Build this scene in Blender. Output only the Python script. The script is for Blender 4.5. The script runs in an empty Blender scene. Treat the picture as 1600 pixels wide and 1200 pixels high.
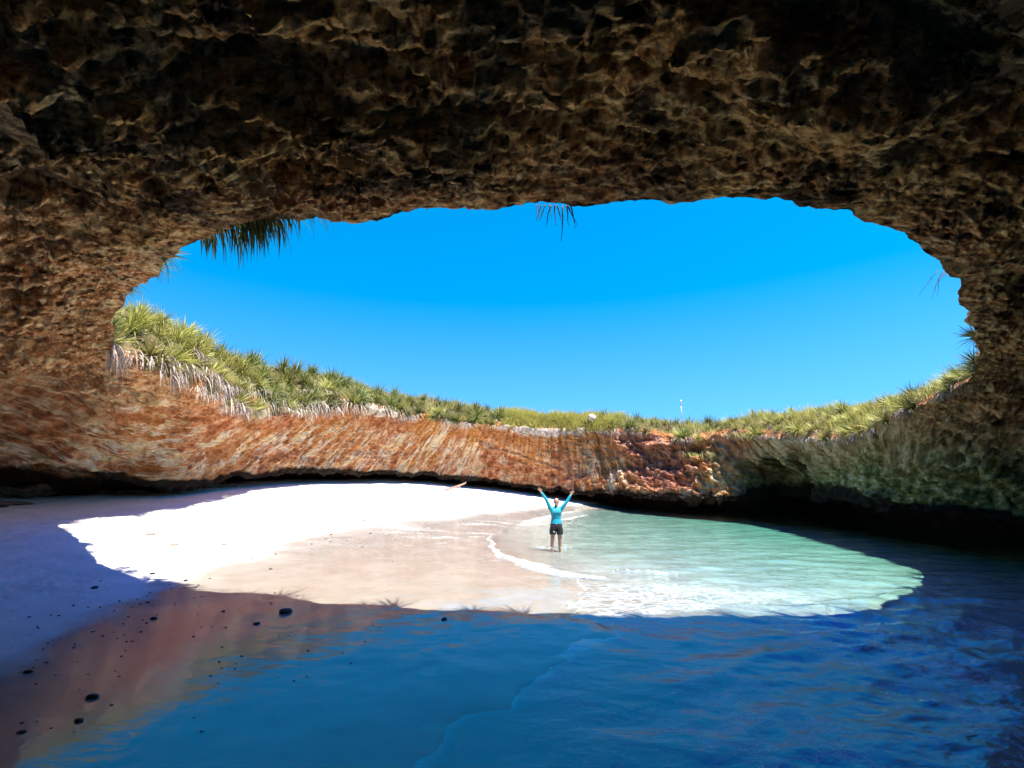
import bpy, bmesh, math, random
import numpy as np
from mathutils import Vector, Matrix
from mathutils.bvhtree import BVHTree

SC = bpy.context.scene
COL = SC.collection
R = math.radians

# ------------------------------------------------------------------ camera, world, sun, exposure
CAM_Z = 2.1
cam_data = bpy.data.cameras.new("camera")
cam = bpy.data.objects.new("camera", cam_data)
COL.objects.link(cam)
cam.location = (0, 0, CAM_Z)
cam.rotation_euler = (R(90 + 10.721), 0, 0)
cam_data.sensor_width = 36
cam_data.lens = 36 * 750 / 1600
cam_data.clip_start = 0.05
cam_data.clip_end = 3000
SC.camera = cam

SUN_SHIFT = (0.26, -0.18)                       # towards the sun, per metre of height
sd = Vector((SUN_SHIFT[0], SUN_SHIFT[1], 1)).normalized()
sun_el = math.asin(sd.z)
sun_az = math.atan2(sd.x, sd.y)                 # clockwise from +Y
sl = bpy.data.lights.new("sun", 'SUN')
sl.energy = 5.0
sl.angle = R(0.53)
sl.color = (1.0, 0.955, 0.88)
sun = bpy.data.objects.new("sun", sl)
COL.objects.link(sun)
sun.rotation_euler = sd.to_track_quat('Z', 'Y').to_euler()

W = bpy.data.worlds.new("World")
SC.world = W
W.use_nodes = True
wn = W.node_tree
wn.nodes.clear()
sky = wn.nodes.new('ShaderNodeTexSky')
sky.sky_type = 'NISHITA'
sky.sun_disc = False
sky.sun_elevation = sun_el
sky.sun_rotation = sun_az
sky.air_density = 1.0
sky.dust_density = 0.1
sky.ozone_density = 2.2
SKY_HUE, SKY_SAT, SKY_VAL = 0.489, 1.40, 1.0
SKY_HUE_TOP, SKY_SAT_TOP = 0.529, 1.60
hsv = wn.nodes.new('ShaderNodeHueSaturation')
# pale horizon band thinned; zenith made bluer and brighter as added fill for shade
tc_ = wn.nodes.new('ShaderNodeTexCoord')
mp_ = wn.nodes.new('ShaderNodeMapping'); mp_.inputs['Scale'].default_value = (1, 1, .75); mp_.inputs['Location'].default_value = (0, 0, .20)
vn_ = wn.nodes.new('ShaderNodeVectorMath'); vn_.operation = 'NORMALIZE'
wn.links.new(tc_.outputs['Generated'], mp_.inputs[0]); wn.links.new(mp_.outputs[0], vn_.inputs[0]); wn.links.new(vn_.outputs[0], sky.inputs[0])
sp_ = wn.nodes.new('ShaderNodeSeparateXYZ'); wn.links.new(tc_.outputs['Generated'], sp_.inputs[0])
for sock_, lo_, hi_, z0_, z1_ in (('Hue', SKY_HUE, SKY_HUE_TOP, .50, .70), ('Saturation', SKY_SAT, SKY_SAT_TOP, .10, .60), ('Value', SKY_VAL, 1.35, .52, .75)):
    mr_ = wn.nodes.new('ShaderNodeMapRange'); mr_.interpolation_type = 'SMOOTHSTEP'
    wn.links.new(sp_.outputs[2], mr_.inputs[0])
    for i_, v_ in enumerate((z0_, z1_, lo_, hi_)): mr_.inputs[i_ + 1].default_value = v_
    wn.links.new(mr_.outputs[0], hsv.inputs[sock_])
hsv.inputs['Value'].default_value = SKY_VAL
bg = wn.nodes.new('ShaderNodeBackground')
bg.inputs['Strength'].default_value = 0.09
wo = wn.nodes.new('ShaderNodeOutputWorld')
wn.links.new(sky.outputs[0], hsv.inputs['Color'])
wn.links.new(hsv.outputs[0], bg.inputs[0])
wn.links.new(bg.outputs[0], wo.inputs[0])

SC.view_settings.view_transform = 'Standard'
SC.view_settings.look = 'None'
SC.view_settings.exposure = 1.66
SC.view_settings.gamma = 1
SC.view_settings.use_curve_mapping = False

SC.render.engine = 'CYCLES'
cy = SC.cycles
cy.use_denoising = True
cy.max_bounces = 8
cy.diffuse_bounces = 5
cy.glossy_bounces = 3
cy.transmission_bounces = 4
cy.transparent_max_bounces = 12
cy.volume_bounces = 0
cy.caustics_reflective = False
cy.caustics_refractive = False
cy.sample_clamp_indirect = 6
cy.use_adaptive_sampling = True

# ------------------------------------------------------------------ tagging
def tag(o, label=None, cat=None, group=None, kind=None):
    if label: o['label'] = label
    if cat: o['category'] = cat
    if group: o['group'] = group
    if kind: o['kind'] = kind
    return o

def empty(name, loc):
    o = bpy.data.objects.new(name, None)
    o.location = loc
    COL.objects.link(o)
    return o

def mesh_obj(name, verts, faces, mat=None, parent=None, smooth=True):
    me = bpy.data.meshes.new(name)
    if isinstance(verts, np.ndarray) and isinstance(faces, np.ndarray):
        nv, nf, k = len(verts), len(faces), faces.shape[1]
        me.vertices.add(nv); me.vertices.foreach_set('co', verts.astype(np.float32).ravel())
        me.loops.add(nf * k); me.loops.foreach_set('vertex_index', faces.astype(np.int32).ravel())
        me.polygons.add(nf)
        me.polygons.foreach_set('loop_start', (np.arange(nf) * k).astype(np.int32))
        me.polygons.foreach_set('loop_total', np.full(nf, k, np.int32))
        me.update(calc_edges=True)
    else:
        me.from_pydata([tuple(v) for v in verts], [], [tuple(f) for f in faces])
        me.update()
    if smooth:
        me.polygons.foreach_set('use_smooth', np.ones(len(me.polygons), bool))
    if mat:
        for m in (mat if isinstance(mat, (list, tuple)) else [mat]):
            me.materials.append(m)
    o = bpy.data.objects.new(name, me)
    COL.objects.link(o)
    if parent: o.parent = parent
    return o

def float_attr(o, name, arr):
    a = o.data.attributes.new(name, 'FLOAT', 'POINT')
    a.data.foreach_set('value', np.asarray(arr, np.float32).ravel())

def vec_attr(o, name, arr):
    a = o.data.attributes.new(name, 'FLOAT_VECTOR', 'POINT')
    a.data.foreach_set('vector', np.asarray(arr, np.float32).ravel())

# ------------------------------------------------------------------ numpy noise
_rng = np.random.RandomState(7)
_perm = _rng.permutation(512).astype(np.int32)
_perm = np.concatenate([_perm, _perm])
_g = _rng.normal(size=(512, 3)); _g /= np.linalg.norm(_g, axis=1)[:, None]
_g = _g.astype(np.float32)

def pnoise(p):
    p = np.asarray(p, np.float32)
    i = np.floor(p).astype(np.int32); f = p - i
    u = f * f * f * (f * (f * 6 - 15) + 10)
    i &= 511
    out = 0
    for dx in (0, 1):
        wx = u[:, 0] if dx else 1 - u[:, 0]
        for dy in (0, 1):
            wy = u[:, 1] if dy else 1 - u[:, 1]
            for dz in (0, 1):
                wz = u[:, 2] if dz else 1 - u[:, 2]
                h = _perm[(_perm[(_perm[(i[:, 0] + dx) & 511] + i[:, 1] + dy) & 511] + i[:, 2] + dz) & 511] & 511
                g = _g[h]
                out = out + wx * wy * wz * (g[:, 0] * (f[:, 0] - dx) + g[:, 1] * (f[:, 1] - dy) + g[:, 2] * (f[:, 2] - dz))
    return out * 1.5

def fbm(p, octv=4, gain=.5, lac=2.03):
    a, s, o = 1.0, 0, 0
    for k in range(octv):
        o = o + a * pnoise(p * lac ** k + 17.3 * k); s += a; a *= gain
    return o / s

def turb(p, octv=4, gain=.5, lac=2.1):
    a, s, o = 1.0, 0, 0
    for k in range(octv):
        o = o + a * np.abs(pnoise(p * lac ** k + 9.1 * k)); s += a; a *= gain
    return o / s

def sstep(a, b, x):
    t = np.clip((x - a) / (b - a), 0, 1)
    return t * t * (3 - 2 * t)

# ------------------------------------------------------------------ the shape of the hole
CX, CY = 1.0, 19.5
RIM = [(-14.1, 16.6, 6.1), (-14.0, 19.4, 6.0), (-13.5, 21.4, 5.45), (-12.6, 25.2, 5.1), (-11.2, 27.8, 5.85), (-9.5, 29.4, 6.15),
       (-6.2, 31, 5.65), (-2.5, 31.5, 5.3), (0, 31.7, 5.15), (2.1, 32, 5.0), (5.5, 32.2, 5.1), (9, 31.8, 4.75), (11.2, 31.2, 4.3),
       (13.6, 29.6, 4.6), (15.2, 27.6, 4.1), (16.2, 24.4, 3.8), (16.8, 22.6, 4.0), (17.2, 20.8, 4.7), (17.5, 19.2, 5.3),
       (17.2, 17.6, 5.6), (15.6, 15.7, 6.0), (13.2, 13.3, 6.3), (10.85, 11.0, 6.4), (9.4, 9.75, 6.5), (8.5, 9.15, 6.65),
       (7.55, 8.75, 6.85), (6.6, 8.4, 6.95), (5.46, 8.1, 7.02), (4.32, 7.75, 6.97), (3.43, 7.85, 6.93), (2.3, 7.95, 6.93),
       (1.15, 7.95, 6.95), (-.48, 8.15, 6.97), (-1.8, 8.25, 7.02), (-2.95, 8.8, 7.05), (-3.8, 8.75, 7.1), (-5.1, 8.85, 7.12),
       (-6.7, 9.7, 7.2), (-9.6, 12.1, 7.35), (-11.5, 13.8, 7.6), (-13.0, 14.9, 7.1)]
def _slide(x, y, z):
    k = np.interp(math.degrees(math.atan2(y - CY, x - CX)) % 360, [0, 10, 20, 32, 95, 125, 150, 175, 200, 225, 300, 320, 335, 347, 360], [.76, .80, .87, .95, 1, .98, .91, .80, .82, .86, .86, .81, .75, .73, .75])
    return x * k, y * k, CAM_Z + (z - CAM_Z) * k
RIM = [_slide(*q) for q in RIM]
def polar_table(pts):
    a = sorted(((math.degrees(math.atan2(y - CY, x - CX)) % 360, math.hypot(x - CX, y - CY), z) for x, y, z in pts))
    return np.array(a)
_rt = polar_table(RIM)
_PH = np.arange(0, 360, .1)
def _smooth(v, sig):
    k = np.exp(-.5 * (np.arange(-40, 41) * .1 / sig) ** 2); k /= k.sum()
    return np.convolve(np.concatenate([v[-40:], v, v[:40]]), k, 'valid')
RR = _smooth(np.interp(_PH, _rt[:, 0], _rt[:, 1], period=360), .8)
RZ = _smooth(np.interp(_PH, _rt[:, 0], _rt[:, 2], period=360), .8)
_w = np.stack([np.cos(np.radians(_PH)) * 15, np.sin(np.radians(_PH)) * 15, 0 * _PH], -1)
RR = RR + .22 * fbm(_w * .9 + 3, 4, .5)
RZ = RZ + .10 * fbm(_w * 1.7 + 13, 4, .6)
def ptab(ps, sig=1.6):
    ps = sorted((a % 360, b) for a, b in ps)
    v = np.interp(_PH, [a for a, _ in ps], [b for _, b in ps], period=360)
    return _smooth(v, sig)
DL = ptab([(0, 1.2), (10, 1.3), (22, 1.3), (34, .6), (38, -.5), (46, -1.2), (56, -1.0), (66, -.2), (78, .7), (90, 1.3), (130, 1.4), (165, 1.5),
           (178, 2.2), (186, 4.0), (192, 5.8), (200, 8.8), (215, 14), (235, 18.5), (270, 21.5), (300, 19), (320, 13.5), (335, 8), (345, 4), (352, 2.2)])
ZL = ptab([(0, .75), (20, .95), (35, .8), (45, .7), (60, .7), (85, 1.05), (100, 1.6), (120, 2.1), (150, 2.25), (170, 1.85), (180, 1.6),
           (188, 2.2), (200, 2.3), (230, 1.6), (270, 1.5), (310, .7), (340, .55)])
_u = np.stack([np.cos(np.radians(_PH)) * 16, np.sin(np.radians(_PH)) * 16, 0 * _PH], -1)
ZL = ZL + .42 * fbm(_u * .45, 4, .6) + .10 * fbm(_u * 2.5 + 8, 3)
HT = ptab([(0, 1.5), (10, 1.5), (16, 1.6), (25, 1.5), (37, 1.0), (50, 1.0), (80, 1.05), (100, 1.3), (115, 1.7), (130, 1.7), (145, 2.2), (155, 2.3),
           (170, 2.6), (180, 3.0), (190, 2.9), (198, 2.4), (206, 1.4), (214, .8), (330, .8), (344, 1.1), (352, 1.5)], 3)
def at(tab, ph): return np.interp(np.asarray(ph) % 360, _PH, tab, period=360)

SL_D = [0, .05, .25, .9, 2.2, 5, 12, 45, 120]
SL_H = [0, .12, .28, .62, 1.0, 1.15, 1.25, 1.3, 1.2]
def outer(ph, dr):
    """undisplaced top surface outside the rim"""
    r = at(RR, ph) + dr
    z = at(RZ, ph) + at(HT, ph) * np.interp(dr, SL_D, SL_H)
    a = np.radians(ph)
    return np.stack([CX + r * np.cos(a), CY + r * np.sin(a), z], -1)

# ------------------------------------------------------------------ node helpers
class NT:
    def __init__(s, name):
        s.m = bpy.data.materials.new(name); s.m.use_nodes = True
        s.t = s.m.node_tree; s.t.nodes.clear(); s.out = s.n('OutputMaterial')
    def n(s, ty, **kw):
        nd = s.t.nodes.new('ShaderNode' + ty)
        for k, v in kw.items(): setattr(nd, k, v)
        return nd
    def put(s, sock, v):
        if isinstance(v, bpy.types.NodeSocket): s.t.links.new(v, sock)
        elif isinstance(v, (tuple, list)) and len(v) == 3 and sock.type == 'RGBA': sock.default_value = (*v, 1)
        else: sock.default_value = v
    def attr(s, name, vec=False):
        a = s.n('Attribute', attribute_name=name); return a.outputs['Vector' if vec else 'Fac']
    def math(s, op, a, b=0.0, c=0.0, clamp=False):
        m = s.n('Math', operation=op, use_clamp=clamp); s.put(m.inputs[0], a); s.put(m.inputs[1], b); s.put(m.inputs[2], c); return m.outputs[0]
    def noise(s, vec=None, scale=1, detail=4, rough=.5, lac=2.0, dist=0.0, col=False):
        t = s.n('TexNoise')
        if vec: s.put(t.inputs['Vector'], vec)
        s.put(t.inputs['Scale'], scale); s.put(t.inputs['Detail'], detail); s.put(t.inputs['Roughness'], rough)
        s.put(t.inputs['Lacunarity'], lac); s.put(t.inputs['Distortion'], dist)
        return t.outputs[1 if col else 0]
    def voro(s, vec=None, scale=1, feat='F1', rnd=1.0):
        t = s.n('TexVoronoi', feature=feat)
        if vec: s.put(t.inputs['Vector'], vec)
        s.put(t.inputs['Scale'], scale); s.put(t.inputs['Randomness'], rnd); return t.outputs['Distance']
    def mapv(s, vec, scale=(1, 1, 1), loc=(0, 0, 0), rot=(0, 0, 0)):
        m = s.n('Mapping'); s.put(m.inputs[0], vec); m.inputs['Scale'].default_value = scale
        m.inputs['Location'].default_value = loc; m.inputs['Rotation'].default_value = rot; return m.outputs[0]
    def ramp(s, f, stops):
        r = s.n('ValToRGB'); e = r.color_ramp.elements
        while len(e) < len(stops): e.new(.5)
        for k, (p, c) in enumerate(stops):
            e[k].position = p; e[k].color = (*c, 1) if len(c) == 3 else c
        s.put(r.inputs[0], f); return r.outputs[0]
    def rng(s, f, a, b, c=0.0, d=1.0):
        r = s.n('MapRange', interpolation_type='SMOOTHSTEP')
        s.put(r.inputs[0], f); s.put(r.inputs[1], a); s.put(r.inputs[2], b); s.put(r.inputs[3], c); s.put(r.inputs[4], d); return r.outputs[0]
    def mix(s, f, a, b, mode='MIX'):
        m = s.n('MixRGB', blend_type=mode); s.put(m.inputs[0], f); s.put(m.inputs[1], a); s.put(m.inputs[2], b); return m.outputs[0]
    def bump(s, h, st=.5, dist=.05, nrm=None):
        b = s.n('Bump'); s.put(b.inputs['Height'], h); s.put(b.inputs['Strength'], st); s.put(b.inputs['Distance'], dist)
        if nrm: s.put(b.inputs['Normal'], nrm)
        return b.outputs[0]
    def pos(s): return s.n('NewGeometry').outputs['Position']
    def bsdf(s, **kw):
        b = s.n('BsdfPrincipled')
        for k, v in kw.items(): s.put(b.inputs[k.replace('_', ' ')], v)
        return b
    def done(s, sh, vol=None):
        s.t.links.new(sh.outputs[0] if hasattr(sh, 'outputs') else sh, s.out.inputs[0])
        if vol: s.t.links.new(vol.outputs[0], s.out.inputs[1])
        return s.m

def simple_mat(name, col, rough=.8, var=.25, scale=8, **kw):
    t = NT(name)
    tc = t.n('TexCoord').outputs['Object']
    n = t.noise(tc, scale, 5, .6)
    dark = tuple(c * (1 - var) for c in col); lite = tuple(min(1, c * (1 + var)) for c in col)
    c = t.ramp(n, [(.3, dark), (.7, lite)])
    b = t.bsdf(Base_Color=c, Roughness=rough, **kw)
    t.put(b.inputs['Normal'], t.bump(n, .3, .01))
    return t.done(b)

# ------------------------------------------------------------------ rock material
def rock_material():
    t = NT('cave_rock')
    P = t.pos(); S = t.attr('streak', True)
    ceil = t.attr('ceiling'); green = t.attr('algae'); pale = t.attr('pale'); low = t.attr('low'); pit_shade = t.attr('pit_shade')
    # far wall: red brown with slanting cream streaks
    warp = t.noise(P, .8, 3, .5, col=True)
    Sw = t.mix(.06, S, warp, 'ADD')
    big = t.noise(P, .28, 3, .5)
    st1 = t.noise(t.mapv(Sw, (1.5, .42, 1)), 1.0, 6, .64, dist=.9)
    st2 = t.noise(t.mapv(Sw, (4.6, 1.15, 1), (3, 7, 0)), 1.0, 6, .66, dist=.8)
    st3 = t.noise(t.mapv(Sw, (16, 2.6, 1), (13, 2, 0)), 1.0, 3, .6, dist=.3)
    mid = t.noise(P, 2.2, 5, .65)
    base = t.ramp(mid, [(.25, (.12, .032, .012)), (.42, (.35, .112, .042)), (.55, (.57, .25, .11)), (.69, (.78, .54, .32))])
    base = t.mix(t.attr('pink'), base, t.ramp(mid, [(.25, (.12, .040, .025)), (.45, (.34, .13, .075)), (.6, (.52, .26, .17)), (.8, (.68, .46, .34))]))
    base = t.mix(t.rng(big, .42, .66), base, t.ramp(st2, [(.3, (.32, .10, .025)), (.6, (.58, .25, .06)), (.8, (.66, .36, .12))]))
    cs = t.math('ADD', t.math('MULTIPLY', st1, .55), t.math('ADD', t.math('MULTIPLY', st2, .35), t.math('MULTIPLY', st3, .22)))
    strk = t.rng(cs, .535, .62)
    zone = t.rng(t.math('ADD', t.math('ADD', big, t.math('MULTIPLY', t.math('SUBTRACT', t.noise(P, 1.1, 3, .6), .5), .35)), t.math('MULTIPLY', t.attr('streaky'), .45)), .50, .78)
    strk = t.math('MULTIPLY', strk, zone)
    cream = t.ramp(t.noise(P, 1.3, 4, .6), [(.3, (.62, .40, .17)), (.5, (.74, .60, .38)), (.7, (.74, .69, .60))])
    far = t.mix(strk, base, cream)
    dkst = t.rng(t.math('ADD', t.math('MULTIPLY', st3, .5), t.math('MULTIPLY', st2, .5)), .40, .30)
    far = t.mix(t.math('MULTIPLY', dkst, .65), far, (.10, .03, .012))
    # near ceiling: olive brown crust with black patches
    PC = t.mapv(P, (.50, 1.25, 1.25))
    c1 = t.noise(PC, 4.2, 9, .76)
    c2 = t.noise(PC, .9, 4, .6)
    c3 = t.noise(t.mapv(PC, (1, 1, 1), (31, 3, 9)), 7.5, 6, .74)
    cr = t.ramp(c1, [(.32, (.03, .018, .010)), (.41, (.26, .145, .050)), (.48, (.62, .35, .11)), (.58, (.92, .68, .30))])
    red = t.mix(t.rng(c2, .50, .64), cr, t.ramp(c3, [(.34, (.10, .03, .010)), (.46, (.60, .25, .06)), (.58, (.90, .64, .26))]))
    olive = t.mix(t.rng(t.noise(t.mapv(P, (1, 1, 1), (5, 50, 2)), .6, 4, .6), .50, .62), red, t.ramp(c3, [(.36, (.04, .032, .014)), (.48, (.36, .29, .14)), (.60, (.72, .62, .36))]))
    blk = t.rng(t.noise(t.mapv(PC, (1, 1, 1), (77, 5, 2)), .85, 7, .72), .525, .60)
    blk2 = t.rng(t.noise(t.mapv(PC, (1, 1, 1), (7, 55, 2)), 4.6, 5, .68), .565, .62)
    warmc = t.ramp(c1, [(.30, (.040, .014, .006)), (.40, (.34, .13, .045)), (.48, (.68, .32, .12)), (.57, (.92, .70, .38))])
    wf = t.rng(t.math('ADD', t.attr('warm'), t.math('MULTIPLY', t.math('SUBTRACT', c2, .5), 1.1)), .25, .75)
    olive = t.mix(wf, olive, warmc)
    cl = t.mix(t.math('MULTIPLY', blk, t.rng(wf, 0, 1, .92, .45)), olive, (.008, .006, .005))
    cl = t.mix(t.math('MULTIPLY', blk2, .8), cl, (.010, .007, .005))
    cl = t.mix(t.math('MULTIPLY', pit_shade, .92), cl, (.008, .006, .004))  # shade of the crevices and hollows painted into the ceiling colour
    col = t.mix(ceil, far, cl)
    # green algae on the right
    gr = t.ramp(t.noise(P, 2.6, 6, .68), [(.34, (.014, .018, .008)), (.45, (.13, .155, .045)), (.55, (.36, .38, .15)), (.66, (.66, .66, .46))])
    br = t.ramp(t.noise(t.mapv(Sw, (3, .6, 1)), 1, 6, .66, dist=.4), [(.35, (.06, .035, .015)), (.46, (.34, .22, .10)), (.60, (.64, .52, .33))])
    gz = t.rng(t.math('ADD', t.n('SeparateXYZ').outputs[2], 0.0), 0, 1)
    sx = t.n('SeparateXYZ'); t.put(sx.inputs[0], P)
    zz = t.math('ADD', sx.outputs[2], t.math('MULTIPLY', t.noise(P, .7, 3, .5), 2.4))
    gcol = t.mix(t.rng(zz, 3.0, 5.0), gr, br)
    col = t.mix(green, col, gcol)
    # chalky cap under the plants
    pn = t.math('ADD', pale, t.math('SUBTRACT', t.noise(P, 2.0, 5, .65), .5))
    pn = t.rng(pn, .50, .62)
    chalk = t.ramp(t.noise(P, 5, 5, .7), [(.3, (.25, .14, .09)), (.5, (.66, .52, .42)), (.7, (.82, .76, .68))])
    col = t.mix(pn, col, chalk)
    # dark damp foot, with the shade of the notch painted in as well
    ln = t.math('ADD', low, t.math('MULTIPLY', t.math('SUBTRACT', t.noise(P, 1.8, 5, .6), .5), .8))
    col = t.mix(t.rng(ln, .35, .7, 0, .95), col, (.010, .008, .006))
    # soil on top
    top = t.attr('top')
    soil = t.ramp(t.noise(P, 6, 5, .6), [(.3, (.10, .07, .035)), (.7, (.30, .23, .13))])
    col = t.mix(top, col, soil)
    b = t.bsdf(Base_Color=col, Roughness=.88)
    t.put(b.inputs['Specular IOR Level'], .18)
    h = t.math('ADD', t.math('MULTIPLY', t.noise(P, 8, 7, .74), 1.2), t.math('MULTIPLY', t.voro(t.mix(.15, P, warp, 'ADD'), 7.5), .7))
    n0 = t.bump(t.noise(PC, 30, 6, .7), .8, .03)
    n1 = t.bump(h, 1.0, t.math('ADD', .07, t.math('MULTIPLY', ceil, .09)), n0)
    n2 = t.bump(t.math('ADD', t.math('MULTIPLY', st2, 1.0), t.math('MULTIPLY', st3, .5)), t.math('MULTIPLY', t.math('SUBTRACT', 1.0, ceil), .8), .12, n1)
    t.put(b.inputs['Normal'], n2)
    return t.done(b)
M_ROCK = rock_material()

# ------------------------------------------------------------------ the rock: plateau, rim, walls, ceiling, notch
def build_rock():
    # columns, denser over the near ceiling
    w = 1 + 1.1 * np.exp(-((_PH - 265) / 62.0) ** 6)
    cum = np.concatenate([[0], np.cumsum(w)]); cum /= cum[-1]
    NC = 2300
    ph = np.interp(np.arange(NC) / NC, cum, np.arange(0, 360.05, .1)[:len(cum)])
    rr, rz, dl, zl, ht = (at(T, ph)[None, :] for T in (RR, RZ, DL, ZL, HT))
    # outer rows
    do = np.concatenate([np.geomspace(118, 3.2, 22), np.linspace(3, .06, 44)])[:, None]
    Do = do + 0 * ph[None, :]
    Zo = rz + ht * np.interp(do, SL_D, SL_H)
    # inner rows
    NI = 470
    t = (np.arange(NI) / (NI - 1))
    wq = sstep(2, 8, dl)
    tn = t[:, None] ** (1 + .45 * wq)
    a = tn * math.pi / 2
    De = dl * np.sin(a); Ze = zl + (rz - zl) * np.cos(a) ** .8
    tl = tn
    bul = .35 * np.sin(math.pi * tl) * (1 - wq)
    Dl = dl * tl + bul
    Zl = rz + (zl - rz) * tl
    Di = De * wq + Dl * (1 - wq); Zi = Ze * wq + Zl * (1 - wq)
    # a gentle arch of the ceiling above the camera
    Zi = Zi + wq * .5 * np.sin(np.clip(Di / 9, 0, 1) * math.pi)
    # cave pocket right of the broken rock
    pk = sstep(21, 25, ph) * (1 - sstep(34, 37, ph))
    pocket = pk[None, :] * sstep(3.1, 2.3, Zi - .3 * np.sin(ph * 1.1)[None, :])
    Di = Di + 3.0 * pocket
    # notch rows
    NN = 34
    tt = np.linspace(0, 1, NN + 1)[1:, None]
    Dn = Di[-1:] + np.interp(tt, [0, .25, .8, 1], [0, .9, 3.4, 4.2])
    Zn = np.interp(tt, [0, .25, .6, .8, 1], [0, .30, .15, -.6, -3.0]) + Zi[-1:]
    D = np.concatenate([Do, Di, Dn]); Z = np.concatenate([Zo, Zi, Zn])
    NR = D.shape[0]
    PH = np.broadcast_to(ph[None, :], D.shape)
    A = np.radians(PH); r = rr + D
    P = np.stack([CX + r * np.cos(A), CY + r * np.sin(A), Z], -1)
    # normals of the smooth sheet
    du = np.roll(P, -1, 1) - np.roll(P, 1, 1)
    dv = np.gradient(P, axis=0)
    N = np.cross(du, dv); N /= np.linalg.norm(N, axis=-1, keepdims=True) + 1e-9
    # orient: inner wall normals must point into the hole
    k = len(do) + NI // 2
    tohole = np.stack([CX - P[k, :, 0], CY - P[k, :, 1], -1 + 0 * P[k, :, 0]], -1)
    if (N[k] * tohole).sum() < 0: N = -N
    row = np.arange(NR)[:, None] + 0 * PH
    inner = (row >= len(do))
    tin = np.clip((row - len(do)) / NI, 0, 1)
    p = P.reshape(-1, 3); n = N.reshape(-1, 3)
    Dm = D.ravel(); inn = inner.ravel(); phf = PH.ravel()
    arc = np.radians(phf) * 16.0
    near = sstep(176, 196, phf) * (1 - sstep(346, 358, phf))
    ceilm = np.where(inn, near * (1 - sstep(6.2, 3.3, Z.ravel() + 1.1 * fbm(p.astype(np.float32) * .8, 3)) * sstep(240, 215, phf)), 0)
    Zf = Z.ravel()
    # streak direction: slanting on the left, upright in the middle, leaning back on the right
    shear = np.interp(phf, [0, 60, 85, 110, 150, 185, 230], [-.9, -.5, 0.1, .55, 1.2, 1.35, 1.3])
    hgt = Zf - Dm * .7 * (near)
    sx = arc + shear * hgt
    S = np.stack([sx, hgt * np.sqrt(1 + shear ** 2), 0 * sx], -1).astype(np.float32)
    # displacement
    rimfade = sstep(.1, 2.5, np.abs(Dm))
    q = p.astype(np.float32)
    low = fbm(q * .33, 3) * (.25 + .75 * rimfade)
    midn = turb(q * np.array([.75, .75, 1.1]), 4, .52)
    finen = turb(q * 3.1 + 40, 4, .58)
    tex = fbm(q * 7.0, 3, .6)
    strl = fbm(S * np.array([1.9, .32, 1]), 4, .55)
    farw = np.where(inn, 1 - ceilm, 0)
    tint = tin.ravel()
    # broken blocky rock in the sector that catches the sun
    phn = phf + 9 * fbm(q * .5 + 91, 3)
    blk = np.where(inn, sstep(35, 41, phn) * (1 - .55 * sstep(58, 66, phn)) * (1 - sstep(72, 88, phn)), 0)
    qb = q * np.array([1.0, 1.0, 1.5])
    st = fbm(qb * .9 + 5, 3) * 6; stair = (np.floor(st) + sstep(.55, 1, st - np.floor(st))) / 6
    disp = np.where(inn, low * (.55 * farw + 1.0 * ceilm), low * .3)
    qc = q * np.array([.55, 1.15, 1.15], np.float32); midc = turb(qc * np.array([.75, .75, 1.0]), 4, .52); finec = turb(qc * 3.3 + 40, 4, .6)
    ridg = 1 - np.abs(pnoise(qc * np.array([2.2, 2.2, 2.2]) + 3 * fbm(q * 1.2, 2)[:, None])) * 2
    calm = .35 + .9 * sstep(-.25, .30, fbm(q * .45 + 33, 3))
    sl = fbm(qc * np.array([.5, .42, .8]) + 51, 4, .55) * 5.5; slc = (np.floor(sl) + sstep(.62, 1, sl - np.floor(sl))) / 5.5
    disp += ceilm * slc * 1.15 * rimfade
    disp += ceilm * ((midc - .25) * 1.35 * rimfade + (finec - .2) * .26 * calm + fbm(qc * 4.6 + 61, 4, .6) * .20 * calm + tex * .10 + .04 * np.clip(ridg, 0, 1) ** 3)
    bed = fbm(q * np.array([.35, .35, 2.2]) + 21, 4, .6) * 5; bedc = (np.floor(bed) + sstep(.7, 1, bed - np.floor(bed))) / 5
    disp += farw * ((midn - .25) * .60 * rimfade + (finen - .2) * .26 + tex * .045 + strl * .34 * sstep(0, .5, Dm + .5) + bedc * .30 * rimfade)
    disp += blk * (stair * 1.25 + (turb(q * 1.4 + 3, 4) - .25) * .8) * sstep(0, .2, tint)
    disp += np.where(inn, 0, (finen - .2) * .25 * (np.abs(Dm) < 6))
    rightw = np.where(inn, 1 - sstep(24, 40, phf) + sstep(335, 350, phf), 0)
    disp += rightw * farw * ((midn - .25) * .6 * sstep(.1, 1, np.abs(Dm) + tint * 3))
    # deep hollows in the ceiling
    hol = sstep(.34, .55, fbm(q * .62 + 71, 3)) * ceilm * rimfade
    disp -= hol * .55
    # the diagonal fold on the middle wall
    def crease(x0, z0, x1, z1, amt, wid):
        s = np.clip((p[:, 0] - x0) / (x1 - x0), 0, 1); zc = z0 + (z1 - z0) * s
        m = sstep(x0 - .3, x0 + .3, p[:, 0]) * (1 - sstep(x1 - .5, x1 + .5, p[:, 0])) * (p[:, 1] > 28)
        dz = p[:, 2] - zc + .30 * fbm(q * .9 + 5, 3)
        return m * amt * (sstep(-wid, 0, -np.abs(dz)) * .5 + sstep(.0, .5, dz) * .5)
    disp += farw * crease(-3.2, 4.6, 3.4, 2.3, .45, .25)
    disp = np.where(row.ravel() >= len(do) + NI, disp * .3 + fbm(q * .9, 3) * .35, disp)
    # rim cannot move much, so that the outline stays the outline
    edge = np.exp(-(Dm / .35) ** 2) * (near)
    disp = disp * (1 - edge * .68)
    p = p + n * disp[:, None]
    # crack on the right
    idx = np.arange(NR * NC).reshape(NR, NC)
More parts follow.
